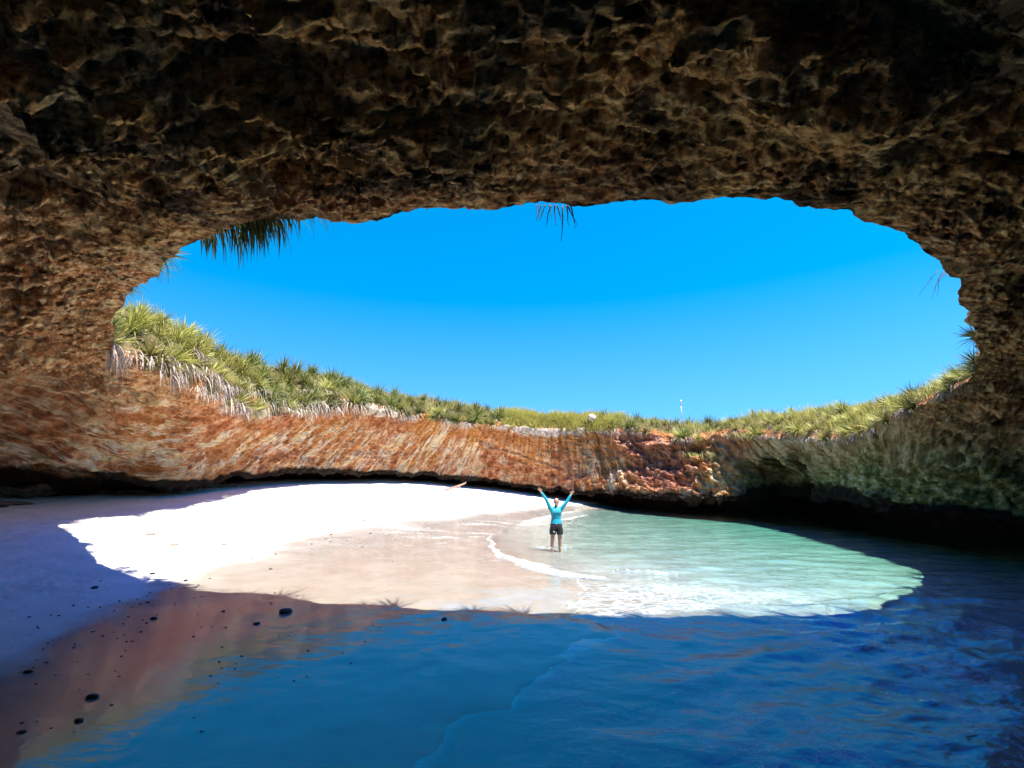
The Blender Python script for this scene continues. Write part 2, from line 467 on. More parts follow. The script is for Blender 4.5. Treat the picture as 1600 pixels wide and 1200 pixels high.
    q0 = idx[:-1]; q1 = idx[1:]
    f = np.stack([q0, np.roll(q0, -1, 1), np.roll(q1, -1, 1), q1], -1).reshape(-1, 4)
    # face winding so normals point into the hole
    if (np.cross(du, dv)[k] * tohole).sum() < 0: f = f[:, ::-1]
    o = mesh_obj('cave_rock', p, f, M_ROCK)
    float_attr(o, 'ceiling', np.clip(ceilm * 1.0 + np.where(inn, sstep(350, 357, phf) * 0, 0), 0, 1))
    vec_attr(o, 'streak', S)
    g = np.where(inn, np.maximum(1 - sstep(30, 42, phn), sstep(318, 335, phf) * sstep(5.2, 2.5, Zf)), 0)
    g = np.where(inn & (phf > 300), np.maximum(g, sstep(338, 352, phf)), g)
    float_attr(o, 'algae', g)
    streaky = np.interp(phf, [0, 60, 75, 92, 100, 108, 130, 150, 178, 196, 215, 230], [.15, .2, .3, .15, .45, .9, .95, .65, .95, 1.0, .9, .5])
    streaky = streaky * sstep(.12, .45, tint) * 1.0
    float_attr(o, 'streaky', streaky)
    pl = np.exp(-((tint - .02) / .10) ** 2) * np.interp(phf, [0, 30, 40, 60, 88, 96, 105, 112, 125, 150, 178, 184], [.15, .15, .25, .40, .80, .62, .22, .42, .50, .3, .3, 0], right=0)
    pl = np.where(inn, pl, np.where(np.abs(Dm) < .4, .30, 0) * (1 - near))
    pl = pl + blk * .06
    float_attr(o, 'pale', pl)
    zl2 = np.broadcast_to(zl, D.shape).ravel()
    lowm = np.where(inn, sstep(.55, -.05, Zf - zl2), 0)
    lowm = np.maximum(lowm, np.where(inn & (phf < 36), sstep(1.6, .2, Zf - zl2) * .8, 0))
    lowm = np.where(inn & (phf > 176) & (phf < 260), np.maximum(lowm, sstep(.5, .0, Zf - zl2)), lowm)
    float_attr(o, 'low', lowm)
    float_attr(o, 'pit_shade', np.clip(sstep(.17, .05, finec) * .75 + sstep(.14, .03, midc) * .5 + hol, 0, 1) * ceilm)
    wm = np.interp(phf, [180, 188, 205, 222, 242, 300, 322, 342, 360], [1, 1, 1, .85, .15, .1, .5, .9, 1], left=0)
    wm = np.maximum(wm, .55 * sstep(1.6, .2, np.abs(Dm)))
    float_attr(o, 'warm', np.where(inn, wm, 0))
    float_attr(o, 'pink', blk)
    float_attr(o, 'top', np.where(inn, 0, sstep(.15, .5, Dm)))
    tag(o, 'rugged red brown cave rock with overhanging ceiling round the open hole', kind='structure')
    return o, p, f
rock, rock_p, rock_f = build_rock()

# coarse copy of the rock for placing things on it
def rock_bvh():
    me = rock.data
    return BVHTree.FromPolygons([tuple(v) for v in rock_p], [tuple(q) for q in rock_f.tolist()])

# ------------------------------------------------------------------ sand bed
SAND_PTS = np.array([
    (-9.8, 30, 1.66), (-12, 26, 1.6), (-14, 22, 1.45), (-14.5, 19, 1.2), (-14, 16, .92), (-6, 31, 1.46), (-2, 32, 1.12), (2, 32, .60), (4.4, 32.4, .30),
    (-16, 28, 1.9), (-8, 36, 2.0), (2, 37, .9), (-18, 20, 1.4), (-17, 15, 1.1), (-9, 22, 1.15), (-4, 26, .75), (-1.6, 24.5, .2), (1.8, 28.4, .12), (3.6, 30.5, .1),
    (-5.3, 20.6, .2), (-6.2, 16.2, .2), (-6.45, 14, .2), (-6.1, 10.3, .2), (-5.85, 7.7, .2), (-5.45, 6.4, .2), (-5.3, 5.4, .2), (-4.3, 4.4, .18),
    (-10, 12, .62), (-10, 8, .6), (-8, 5, .5), (-7, 0, .4), (-4, 0, .15), (-14, 8, .95), (-18, 5, 1.2), (-9, 17, .62),
    (-3, 16, .09), (-3, 12, .08), (-2.5, 8.5, .06), (-2.2, 6, .05), (-2, 4.4, .04), (-2.5, 2, .05), (-1.5, 20, .09),
    (4.4, 31, -.05), (2.6, 28, 0), (.4, 22.7, 0), (-.5, 17.9, 0), (-.5, 14.8, 0), (0, 12.2, 0), (.7, 11.1, 0), (1.3, 9.4, .0), (.9, 8.2, 0), (1.3, 7, 0), (.7, 5.9, 0),
    (0, 5.3, 0), (-.5, 4.6, 0), (-.8, 4.0, 0), (-1, 2.5, 0),
    (2, 14.8, -.17), (3, 20, -.22), (5, 27, -.2), (8, 31, -.25), (2.5, 10, -.09), (3.5, 7, -.12), (2.5, 4, -.15), (2, 1, -.2), (5, 12, -.28), (6, 17, -.36),
    (8, 22, -.42), (12, 27, -.5), (9, 13, -.45), (13, 17, -.6), (15, 22, -.7), (8, 8, -.45), (12, 9, -.7), (6, 4, -.4), (10, 3, -.7), (6, -3, -1), (18, 12, -1.0), (20, 20, -1.1), (18, 30, -1.0),
    (0, -6, -.5), (-8, -8, .5), (12, -8, -1.6), (-25, 20, 1.8), (-25, 0, 1.5), (28, 10, -2.4), (0, 44, 1.4), (20, 44, -1.5), (-20, 40, 2.2)])
def make_rbf(pts, lam=.002):
    X = pts[:, :2]; n = len(X)
    def phi(d): return d
    K = phi(np.linalg.norm(X[:, None] - X[None], axis=-1)) - lam * np.eye(n)
    Pm = np.hstack([np.ones((n, 1)), X])
    Amat = np.block([[K, Pm], [Pm.T, np.zeros((3, 3))]])
    sol = np.linalg.solve(Amat, np.concatenate([pts[:, 2], np.zeros(3)]))
    def f(x, y):
        x = np.asarray(x, float).ravel(); y = np.asarray(y, float).ravel(); out = np.zeros(len(x))
        for s in range(0, len(x), 50000):
            q = np.stack([x[s:s + 50000], y[s:s + 50000]], -1)
            d = phi(np.linalg.norm(q[:, None] - X[None], axis=-1))
            out[s:s + 50000] = d @ sol[:n] + sol[n] + q @ sol[n + 1:]
        return out
    return f
sand_f = make_rbf(SAND_PTS)
def sand_z(x, y):
    x = np.asarray(x, float).ravel(); y = np.asarray(y, float).ravel()
    z = sand_f(x, y)
    q = np.stack([x, y, 0 * x], -1)
    dry = sstep(.15, .4, z)
    z = z + .035 * fbm(q * .5, 2) * (.25 + dry)
    z = z + dry * (.022 * fbm(q * 2.2 + 3, 3) + .012 * np.abs(pnoise(q * 5.5)))
    near0 = np.exp(-(z / .10) ** 2)
    z = z + near0 * (.022 * fbm(q * np.array([.9, .9, 1]) + 8, 4, .55))
    wet = sstep(-.1, -.4, z)
    z = z + wet * .03 * fbm(q * 1.3, 2)
    return z

def polar_grid(r0, r1, nr, nang, front=72):
    """rings round the viewpoint's foot, fine where the ground is seen close"""
    rs = np.concatenate([[.02, .5], np.geomspace(r0, r1, nr)])
    wt = np.interp(np.arange(0, 360, .25), [0, 90 - front - 6, 90 - front, 90 + front, 90 + front + 6, 360], [.12, .12, 1, 1, .12, .12])
    cum = np.concatenate([[0], np.cumsum(wt)]); cum /= cum[-1]
    an = np.radians(np.interp(np.arange(nang) / nang, cum, np.arange(0, 360.01, .25)[:len(cum)]))
    Rg, Ag = np.meshgrid(rs, an, indexing='ij')
    x = Rg * np.cos(Ag); y = Rg * np.sin(Ag)
    idx = np.arange(x.size).reshape(x.shape)
    f = np.stack([idx[:-1], idx[1:], np.roll(idx[1:], -1, 1), np.roll(idx[:-1], -1, 1)], -1).reshape(-1, 4)
    return x.ravel(), y.ravel(), f

def sand_material():
    t = NT('sand')
    P = t.pos()
    wet = t.attr('wet')
    g1 = t.noise(P, 60, 3, .7); g2 = t.noise(P, 1.2, 6, .65); g3 = t.noise(P, 7, 5, .65)
    dryc = t.mix(t.rng(g2, .35, .65), (.72, .66, .585), (.80, .75, .69))
    speck = t.rng(t.noise(P, 26, 2, .5), .70, .76)
    dryc = t.mix(t.math('MULTIPLY', speck, .5), dryc, (.30, .24, .18))
    wetc = t.mix(t.rng(g2, .3, .7), (.220, .198, .166), (.275, .250, .215))
    speck2 = t.rng(t.noise(P, 18, 3, .6), .68, .74)
    wetc = t.mix(t.math('MULTIPLY', speck2, .5), wetc, (.09, .07, .05))
    under = t.attr('under')
    col = t.mix(wet, dryc, wetc)
    col = t.mix(under, col, t.mix(t.rng(g2, .35, .65), (.23, .225, .19), (.33, .325, .28)))
    b = t.bsdf(Base_Color=col, Roughness=t.rng(wet, 0, 1, .9, .45))
    film = t.attr('film')
    t.put(b.inputs['Specular IOR Level'], t.math('MULTIPLY', t.rng(wet, 0, 1, .15, .0), t.math('SUBTRACT', 1.0, film)))
    t.put(b.inputs['Coat Weight'], film)
    t.put(b.inputs['Coat IOR'], 2.0)
    t.put(b.inputs['Coat Roughness'], t.rng(g3, .3, .7, .035, .10))
    hd = t.math('ADD', t.math('MULTIPLY', g1, .25), t.math('ADD', t.math('MULTIPLY', g3, 1.0), t.math('MULTIPLY', t.noise(P, 22, 4, .6), .6)))
    t.put(b.inputs['Normal'], t.bump(hd, t.rng(wet, 0, 1, .55, .05), .02))
    rip = t.noise(t.mapv(P, (1.0, 2.2, 1)), 2.5, 4, .55)
    t.put(b.inputs['Coat Normal'], t.bump(t.math('ADD', rip, t.math('MULTIPLY', t.noise(t.mapv(P, (1, 2, 1)), 11, 3, .5), .2)), .16, .03))
    return t.done(b)

# foam lines, as paths on the ground
FOAM = [([(-.62, 18.2), (-.75, 16.6), (-.65, 15.2), (-.35, 13.8), (0.05, 12.6), (.55, 11.7), (1.05, 11.05), (1.6, 10.6), (2.0, 10.4)], [.03, .04, .06, .10, .18, .26, .28, .20, .06]),
        ([(-1.6, 15.6), (-1.75, 14.2), (-1.35, 13.1), (-1.2, 12.4), (-.6, 12.2)], [.02, .04, .05, .05, .02]),
        ([(.1, 20), (.6, 21.6), (1.6, 22.2), (2.6, 24), (4.2, 27)], [.01, .03, .05, .12, .03]),
        ([(1.3, 10.3), (1.25, 9.2), (.95, 8.5), (.9, 8.0)], [.015, .02, .02, .02]),
        ([(1.0, 7.7), (1.2, 7.1), (1.5, 6.4)], [.03, .05, .03]),
        ([(.1, 5.45), (-.25, 5.1), (-.5, 4.7), (-.75, 4.1), (-1.0, 3.6)], [.03, .05, .035, .05, .03]),
        ([(0.4, 15.0), (1.2, 14.65), (1.7, 14.7)], [.02, .045, .02]),
        ([(2.2, 11.2), (3.0, 11.3), (3.6, 10.9)], [.01, .03, .01])]
def foam_mask(x, y):
    m = np.zeros(len(x))
    sel = (np.hypot(x, y) < 40)
    q = np.stack([x, y, 0 * x], -1).astype(np.float32)
    wx = x + .35 * fbm(q * 1.1 + 4, 3); wy = y + .35 * fbm(q * 1.1 + 14, 3)
    for pts, ws in FOAM:
        d = np.full(len(x), 9.0)
        for (a, b, w0, w1) in zip(pts[:-1], pts[1:], ws[:-1], ws[1:]):
            ax, ay = a; bx, by = b
            l2 = (bx - ax) ** 2 + (by - ay) ** 2
            tt = np.clip(((wx - ax) * (bx - ax) + (wy - ay) * (by - ay)) / l2, 0, 1)
            dd = np.hypot(wx - ax - tt * (bx - ax), wy - ay - tt * (by - ay)) / (w0 + (w1 - w0) * tt)
            d = np.minimum(d, dd)
        m = np.maximum(m, 1 - np.clip(d / 2, 0, 1))
    return m

x, y, f = polar_grid(1.2, 60, 560, 1150)
z = sand_z(x, y)
sand = mesh_obj('sand_beach', np.stack([x, y, z], -1), f, sand_material())
zz = z + .05 * fbm(np.stack([x, y, 0 * x], -1) * .8 + 3, 3)
wet = sstep(.235, .185, zz)
float_attr(sand, 'wet', wet)
float_attr(sand, 'film', sstep(-.0075, -.0015, z) * wet * sstep(.26, .10, zz + .03 * fbm(np.stack([x, y * 1.8, 0 * x], -1) * 1.6 + 31, 3)))
float_attr(sand, 'under', sstep(.015, -.15, z))
tag(sand, 'pale sand beach sloping into the water', kind='structure')

# ------------------------------------------------------------------ water
def water_material():
    t = NT('sea_water')
    P = t.pos()
    foam = t.attr('foam'); froth = t.attr('froth')
    b1 = t.noise(t.mapv(P, (1, 1.5, 1)), 5.5, 4, .55, dist=.3)
    b2 = t.noise(t.mapv(P, (1, 1.6, 1), (4, 4, 4)), 19, 3, .5)
    nr = t.bump(t.math('ADD', b1, t.math('MULTIPLY', b2, .22)), t.math('ADD', .03, t.math('MULTIPLY', t.attr('deep'), .75)), .035)
    fr = t.n('Fresnel'); t.put(fr.inputs[0], t.math('POWER', 2.0, t.math('SUBTRACT', 1.0, t.math('MULTIPLY', t.n('NewGeometry').outputs['Backfacing'], 2.0)))); t.put(fr.inputs[1], nr)
    gl = t.n('BsdfGlossy'); t.put(gl.inputs['Color'], (1, 1, 1)); t.put(gl.inputs['Roughness'], .004); t.put(gl.inputs['Normal'], nr)
    tr = t.n('BsdfTransparent'); t.put(tr.inputs[0], (.97, .99, 1.0))
    m1 = t.n('MixShader'); t.put(m1.inputs[0], fr.outputs[0]); t.put(m1.inputs[1], tr.outputs[0]); t.put(m1.inputs[2], gl.outputs[0])
    # foam: bubbles and lace
    bub = t.noise(P, 34, 3, .6)
    Pw = t.mix(.5, P, t.noise(P, 1.6, 4, .6, col=True), 'ADD')
    web = t.math('ABSOLUTE', t.math('SUBTRACT', t.noise(t.mapv(Pw, (1.4, 2.6, 1)), 2.6, 5, .62), .5))
    web = t.rng(web, .06, .0)
    web2 = t.rng(t.noise(t.mapv(Pw, (1, 2.4, 1), (9, 9, 0)), 4.5, 5, .7), .50, .70)
    f1 = t.rng(t.math('ADD', t.math('MULTIPLY', foam, 1.25), t.math('MULTIPLY', t.math('SUBTRACT', t.noise(t.mapv(P, (1, 1.6, 1)), 7, 6, .75), .5), 2.6)), .35, 1.6)
    f2 = t.math('MULTIPLY', t.math('MULTIPLY', t.math('MAXIMUM', t.math('MULTIPLY', web, .8), t.math('MULTIPLY', web2, .75)), t.rng(bub, .35, .6, .75, 1)), froth)
    ff = t.math('MAXIMUM', f1, f2)
    fb = t.bsdf(Base_Color=(.86, .88, .90), Roughness=.7)
    t.put(fb.inputs['Normal'], t.bump(bub, .5, .02))
    m2 = t.n('MixShader'); t.put(m2.inputs[0], ff); t.put(m2.inputs[1], m1.outputs[0]); t.put(m2.inputs[2], fb.outputs[0])
    va = t.n('VolumeAbsorption'); t.put(va.inputs[0], (.05, .93, .80)); t.put(va.inputs[1], .22)
    return t.done(m2, va)

def waves(x, y):
    q = np.stack([x, y, 0 * x], -1).astype(np.float32)
    amp = sstep(-1.2, 1.6, x) * 1.05 + .08 + 1.9 * sstep(1.0, 6, x) * sstep(15, 9, y)
    amp *= sstep(60, 14, y) 
    amp = amp * np.interp(y, [0, 7.5, 10.5, 20, 40], [1.0, 1.0, .42, .34, .3])
    w = np.zeros(len(x))
    wxy = q + .6 * np.stack([fbm(q * .4, 2), fbm(q * .4 + 9, 2), 0 * x], -1)
    for ang, wl, a in ((98, 1.9, .022), (112, 1.15, .018), (84, .72, .014), (125, .50, .009), (70, .36, .005)):
        c, s = math.cos(R(ang)), math.sin(R(ang))
        k = 2 * math.pi / wl
        env = .55 + .9 * fbm(q * (.5 / wl) + ang, 2)
        ph = k * (wxy[:, 0] * c + wxy[:, 1] * s)
        w += a * env * (1 - 2 * np.abs(np.sin(ph * .5)) ** 1.2 + .3)
    w += .016 * fbm(q * np.array([1.3, 3.0, 1]), 4, .6) + .010 * fbm(q * np.array([2.6, 5.2, 1]) + 7, 3, .6)
    return w * amp

x, y, f = polar_grid(1.2, 56, 620, 1150)
wz = waves(x, y)
bed = sand_f(x, y)
shallow = sstep(.0, -.25, bed)
wz = wz * (.22 + .78 * shallow)
fm = foam_mask(x, y)
wz = wz + .03 * sstep(.2, .9, fm) * sstep(9.5, 10.8, y) * sstep(20, 15, y) - .004
top_n = len(x)
ob_r = 2 + 620
nang = 1150
# close the body of water: a ring of side faces and a bottom disc 4 m down
last = np.arange(top_n - nang, top_n)
bx = np.concatenate([x, x[last], [0.0]]); by = np.concatenate([y, y[last], [0.0]]); bz = np.concatenate([wz, np.full(nang, -4.0), [-4.0]])
bot = np.arange(top_n, top_n + nang); cen = top_n + nang
side = np.stack([last, np.roll(last, -1), np.roll(bot, -1), bot], -1)[:, ::-1]
disc = np.stack([bot, np.roll(bot, -1), np.full(nang, cen), np.full(nang, cen)], -1)
me_v = np.stack([bx, by, bz], -1)
water = bpy.data.objects.new('sea_water', bpy.data.meshes.new('sea_water'))
COL.objects.link(water)
me = water.data
quads = np.concatenate([f, side])
tris = disc[:, [1, 0, 2]]
inner0 = None
nv = len(me_v); me.vertices.add(nv); me.vertices.foreach_set('co', me_v.astype(np.float32).ravel())
cap = np.arange(nang)[::-1]
lt = np.concatenate([np.full(len(quads), 4), np.full(len(tris), 3), [nang]]).astype(np.int32)
li = np.concatenate([quads.ravel(), tris.ravel(), cap[::-1]]).astype(np.int32)
me.loops.add(len(li)); me.loops.foreach_set('vertex_index', li)
me.polygons.add(len(lt))
me.polygons.foreach_set('loop_start', np.concatenate([[0], np.cumsum(lt)[:-1]]).astype(np.int32))
me.polygons.foreach_set('loop_total', lt)
me.update(calc_edges=True)
sm = np.ones(len(lt), bool); sm[len(f):] = False
me.polygons.foreach_set('use_smooth', sm)
me.materials.append(water_material())
pad = len(me_v) - top_n
qxy = np.stack([x, y, 0 * x], -1)
dp = (.22 * sstep(.03, -.04, bed) + .78 * sstep(.01, -.28, bed)) * np.interp(y, [0, 9, 14], [1, 1, .6])
float_attr(water, 'deep', np.concatenate([dp, np.zeros(pad)]))
float_attr(water, 'foam', np.concatenate([fm, np.zeros(pad)]))
fr = (.18 + .7 * sstep(-.12, .22, fbm(qxy * .55 + 60, 3))) * sstep(1.5, 3.0, np.hypot(x, y)) * sstep(9.5, 6, y) * sstep(-.9, .8, x)
fr = fr + .24 * sstep(10.5, 9, y) * sstep(6.5, 8.2, y) * sstep(.6, 1.8, x) * sstep(6, 4.0, x) + .14 * sstep(14, 11, y) * sstep(8, 10, y) * sstep(.4, 1.3, x) * sstep(4.5, 2.5, x)
float_attr(water, 'froth', np.concatenate([np.clip(fr, 0, 1), np.zeros(pad)]))
tag(water, 'clear turquoise sea water running up the sand', kind='structure')

# ------------------------------------------------------------------ plants
random.seed(11)
def leaf_mat(name, c0, c1, tr=.25):
    t = NT(name)
    oi = t.n('ObjectInfo').outputs['Random']
    v = t.attr('tone')
    c = t.mix(v, c0, c1)
    h = t.n('HueSaturation'); t.put(h.inputs['Color'], c)
    t.put(h.inputs['Value'], t.rng(oi, 0, 1, .75, 1.25)); t.put(h.inputs['Hue'], t.rng(oi, 0, 1, .485, .51))
    b = t.bsdf(Base_Color=h.outputs[0], Roughness=.55)
    t.put(b.inputs['Specular IOR Level'], .3)
    tl = t.n('BsdfTranslucent'); t.put(tl.inputs[0], h.outputs[0])
    m = t.n('MixShader'); t.put(m.inputs[0], tr); t.put(m.inputs[1], b.outputs[0]); t.put(m.inputs[2], tl.outputs[0])
    return t.done(m)
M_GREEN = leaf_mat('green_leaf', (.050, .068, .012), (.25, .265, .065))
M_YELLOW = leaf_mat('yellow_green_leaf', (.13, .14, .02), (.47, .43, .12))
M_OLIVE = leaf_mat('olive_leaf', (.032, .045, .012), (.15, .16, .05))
M_DEAD = leaf_mat('dead_leaf', (.24, .16, .11), (.66, .58, .49), .15)
M_DEADRED = leaf_mat('brown_dead_leaf', (.14, .06, .035), (.50, .38, .30), .15)
M_GRASS = leaf_mat('grass_blade', (.13, .13, .022), (.50, .45, .13))

class Strips:
    def __init__(s): s.v = []; s.f = []; s.t = []
    def strip(s, base, d, up, length, width, droop, seg=4, tone=None, fold=0.0):
        """a tapering leaf that starts along d and bends down"""
        d = Vector(d).normalized(); pos = Vector(base)
        side = d.cross(Vector((0, 0, 1)))
        if side.length < .1: side = Vector((math.cos(random.random() * 6.28), math.sin(random.random() * 6.28), 0))
        side.normalize()
        tone = random.random() if tone is None else tone
        k0 = len(s.v)
        for i in range(seg + 1):
            u = i / seg
            w = width * (1 - u) ** .8 * (.7 + .6 * min(1, u * 4)) * .5 if i < seg else .0005
            s.v += [pos - side * w, pos + side * w]; s.t += [tone, tone * .85]
            pos = pos + d * (length / seg)
            d = (d + Vector((0, 0, -droop / seg))).normalized()
        for i in range(seg):
            a = k0 + 2 * i; s.f.append((a, a + 1, a + 3, a + 2))
    def mesh(s, name, mat):
        me = bpy.data.meshes.new(name)
        me.from_pydata([tuple(v) for v in s.v], [], s.f); me.update()
        me.materials.append(mat)
        a = me.attributes.new('tone', 'FLOAT', 'POINT'); a.data.foreach_set('value', np.array(s.t, np.float32))
        return me

def rosette_mesh(seed, mat, n=46, ln=.62, wd=.038, spread=1.0):
    random.seed(seed); s = Strips()
    for i in range(n):
        az = i * 2.39996 + random.uniform(-.3, .3)
        u = i / n
        el = R(82 - 80 * u ** .8 + random.uniform(-9, 9))
        L = ln * random.uniform(.7, 1.15) * (.72 + .3 * math.sin(u * 3))
        d = (math.cos(az) * math.cos(el) * spread, math.sin(az) * math.cos(el) * spread, math.sin(el))
        s.strip((.03 * math.cos(az), .03 * math.sin(az), .04 * (1 - u)), d, None, L, wd * random.uniform(.8, 1.2), .55 + .6 * u + random.uniform(-.1, .2), 5)
    return s.mesh('green_leaves', mat)
def upright_mesh(seed, mat, n=46, ln=.7, wd=.022):
    random.seed(seed); s = Strips()
    for i in range(n):
        az = random.uniform(0, 6.283); el = R(random.uniform(42, 82))
        s.strip((.04 * math.cos(az), .04 * math.sin(az), 0), (math.cos(az) * math.cos(el), math.sin(az) * math.cos(el), math.sin(el)), None, ln * random.uniform(.6, 1.15), wd, random.uniform(.05, .3), 4)
    return s.mesh('green_leaves', mat)
def skirt_mesh(seed, mat, n=44, ln=.8, wd=.035, wide=.42):
    """withered leaves hanging below and in front (local +x is out over the edge)"""
    random.seed(seed); s = Strips()
    for i in range(n):
        az = random.uniform(-1.5, 1.5)
        r = random.uniform(.02, .12)
        b = (r * math.cos(az) + .05, random.uniform(-wide, wide), random.uniform(-.18, .06))
        d = (math.cos(az) * .55, math.sin(az) * .5, random.uniform(-.7, .1))
        s.strip(b, d, None, ln * random.uniform(.45, 1.15), wd * random.uniform(.6, 1.2), random.uniform(2.2, 4.0), 5)
    return s.mesh('dead_leaves', mat)

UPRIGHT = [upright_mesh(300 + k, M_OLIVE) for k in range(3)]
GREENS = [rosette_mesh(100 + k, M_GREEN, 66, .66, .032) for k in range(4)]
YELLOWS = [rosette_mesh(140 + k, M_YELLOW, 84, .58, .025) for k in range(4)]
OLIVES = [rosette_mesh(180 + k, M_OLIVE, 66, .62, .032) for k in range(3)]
SKIRTS = [skirt_mesh(200 + k, M_DEAD, 110, .58, .024, .6) for k in range(4)]
BROWNS = [skirt_mesh(240 + k, M_DEADRED, 64, .72, .030) for k in range(3)]
SHORT = [skirt_mesh(260 + k, M_DEAD, 34, .45, .034, .3) for k in range(2)]

BV = rock_bvh()
def plant_at(ph, dr):
    """point on the rock surface above the slope position"""
    b = outer(np.array([ph]), np.array([dr]))[0]
    hit = BV.ray_cast(Vector((b[0], b[1], b[2] + 2.5)), Vector((0, 0, -1)), 5)
    if hit[0] is not None: return hit[0]
    return Vector(b)

count = 0
def rosette(ph, dr, meshes, skirts, size, label, group, lean=.5, sz_skirt=1.0, cat='plant'):
    global count
    loc = plant_at(ph, dr)
    o = bpy.data.objects.new('rosette_plant', None); COL.objects.link(o)
    inward = R(ph + 180 + random.uniform(-18, 18))
    o.location = loc - Vector((0, 0, .03))
    o.rotation_euler = (0, lean * random.uniform(.5, 1.3), inward)
    g = bpy.data.objects.new('green_leaves', random.choice(meshes)); COL.objects.link(g); g.parent = o
    g.scale = (size,) * 3; g.rotation_euler = (0, 0, random.uniform(0, 6.28))
    if skirts:
        d = bpy.data.objects.new('dead_leaves', random.choice(skirts)); COL.objects.link(d); d.parent = o
        d.scale = (size, size, size * sz_skirt); d.rotation_euler = (0, -o.rotation_euler.y, random.uniform(-.2, .2))
    tag(o, label, cat, group)
    count += 1
    return o

def ordinal(n):
    return '%d%s' % (n, 'th' if 10 <= n % 100 <= 20 else {1: 'st', 2: 'nd', 3: 'rd'}.get(n % 10, 'th'))
def zone(p0, p1, n, drs, meshes, skirts, size, label, group, lean=.5, skirt=1.0, bare=.2):
    """n plants along the rim from angle p0 to p1; labels count them from the left"""
    obs = []
    for i in range(n):
        ph = p0 + (p1 - p0) * (i + random.uniform(-.2, 1.2)) / n
        dr = random.choice(drs) * random.uniform(.75, 1.3)
        sk = skirts if (skirts and random.random() > bare) else None
        o = rosette(ph, dr, meshes, sk, size * random.uniform(.65, 1.30), None, group, lean, skirt * random.uniform(.55, 1.25))
        obs.append((-ph if p0 < 190 else ph, o))
    obs.sort(key=lambda q: q[0])
    for k, (_, o) in enumerate(obs): o['label'] = label.replace('#', ordinal(k + 1)); o['category'] = 'plant'
random.seed(5)
zone(170, 206, 30, [.05, .3, .8], YELLOWS, SKIRTS, 1.35, '# from the left of the yellow green plants with pale fringe, left end of rim', 'plants at the left end of the rim', .7, 1.0, .35)
zone(168, 203, 20, [1.2, 1.8, 2.4], YELLOWS, None, 1.5, '# from the left of the yellow green plants on the highest left skyline', 'plants on the highest left skyline', .3)
zone(150, 171, 22, [.05, .25, .6], YELLOWS[:2] + GREENS, SKIRTS, 1.25, '# from the left of the fringed green plants on the left rim', 'plants on the left rim', .65, .9, .3)
zone(150, 172, 16, [1.1, 1.8, 2.4], GREENS + YELLOWS[:2], None, 1.5, '# from the left of the plants on the left skyline', 'plants on the top edge of the left rim', .35)
zone(128, 150, 20, [.05, .3, .7], GREENS + YELLOWS[:1], SKIRTS[:2] + BROWNS, 1.35, '# from the left of the spiky plants with drooping dead leaves left of the middle', 'plants left of the middle of the rim', .6, .8, .3)
zone(128, 150, 12, [1.2, 2.0], GREENS + OLIVES[:1], None, 1.5, '# from the left of the spiky plants on the skyline left of the middle', 'skyline plants left of the middle', .3)
zone(98, 128, 26, [.05, .3, .9], GREENS + OLIVES + YELLOWS[:2], SHORT + SKIRTS[:2], 1.3, '# from the left of the plants fringing the streaked middle wall', 'plants on the middle rim', .55, .8, .35)
zone(98, 128, 12, [1.3, 2.0], OLIVES + GREENS, None, 1.4, '# from the left of the skyline plants above the streaked middle wall', 'skyline plants above the middle wall', .25)
zone(40, 67, 20, [.05, .4, 1.0], OLIVES + GREENS + YELLOWS[:1], SHORT + BROWNS[:1], 1.2, '# from the left of the dark plants above the broken pink rock', 'plants above the broken rock', .5, .7, .4)
zone(38, 69, 10, [1.4, 2.1], OLIVES + GREENS, None, 1.3, '# from the left of the skyline plants above the broken pink rock', 'skyline plants above the broken rock', .25)
zone(5, 40, 30, [.05, .3, .8], YELLOWS + YELLOWS + GREENS[:1], BROWNS + SHORT, 1.0, '# from the left of the yellow green plants on the right rim', 'plants on the right rim', .55, .8, .45)
zone(-8, 38, 24, [1.3, 2.0], YELLOWS + OLIVES[:1], None, 1.1, '# from the left of the yellow green plants on the right skyline', 'skyline plants on the right rim', .25)
zone(-27, 6, 24, [.05, .4, 1.1], YELLOWS, SHORT, 1.1, '# from the left of the thin plants beside the steep right edge', 'plants at the right end of the rim', .75, .8)
# on the near roof: leaves that lean over the edge
zone(203, 232, 14, [.10, .22], GREENS, None, .9, '# from the left of the leafy plants leaning over the upper left edge', 'plants leaning over the upper left edge', .8)
zone(226, 304, 22, [.10, .2], UPRIGHT, None, .95, '# from the left of the upright leafy plants on top of the near edge', 'plants on top of the near edge', .30)
zone(318, 350, 8, [.08, .20], OLIVES, None, .8, '# from the top of the thin plants poking out past the right edge', 'plants poking out on the right edge', .9)

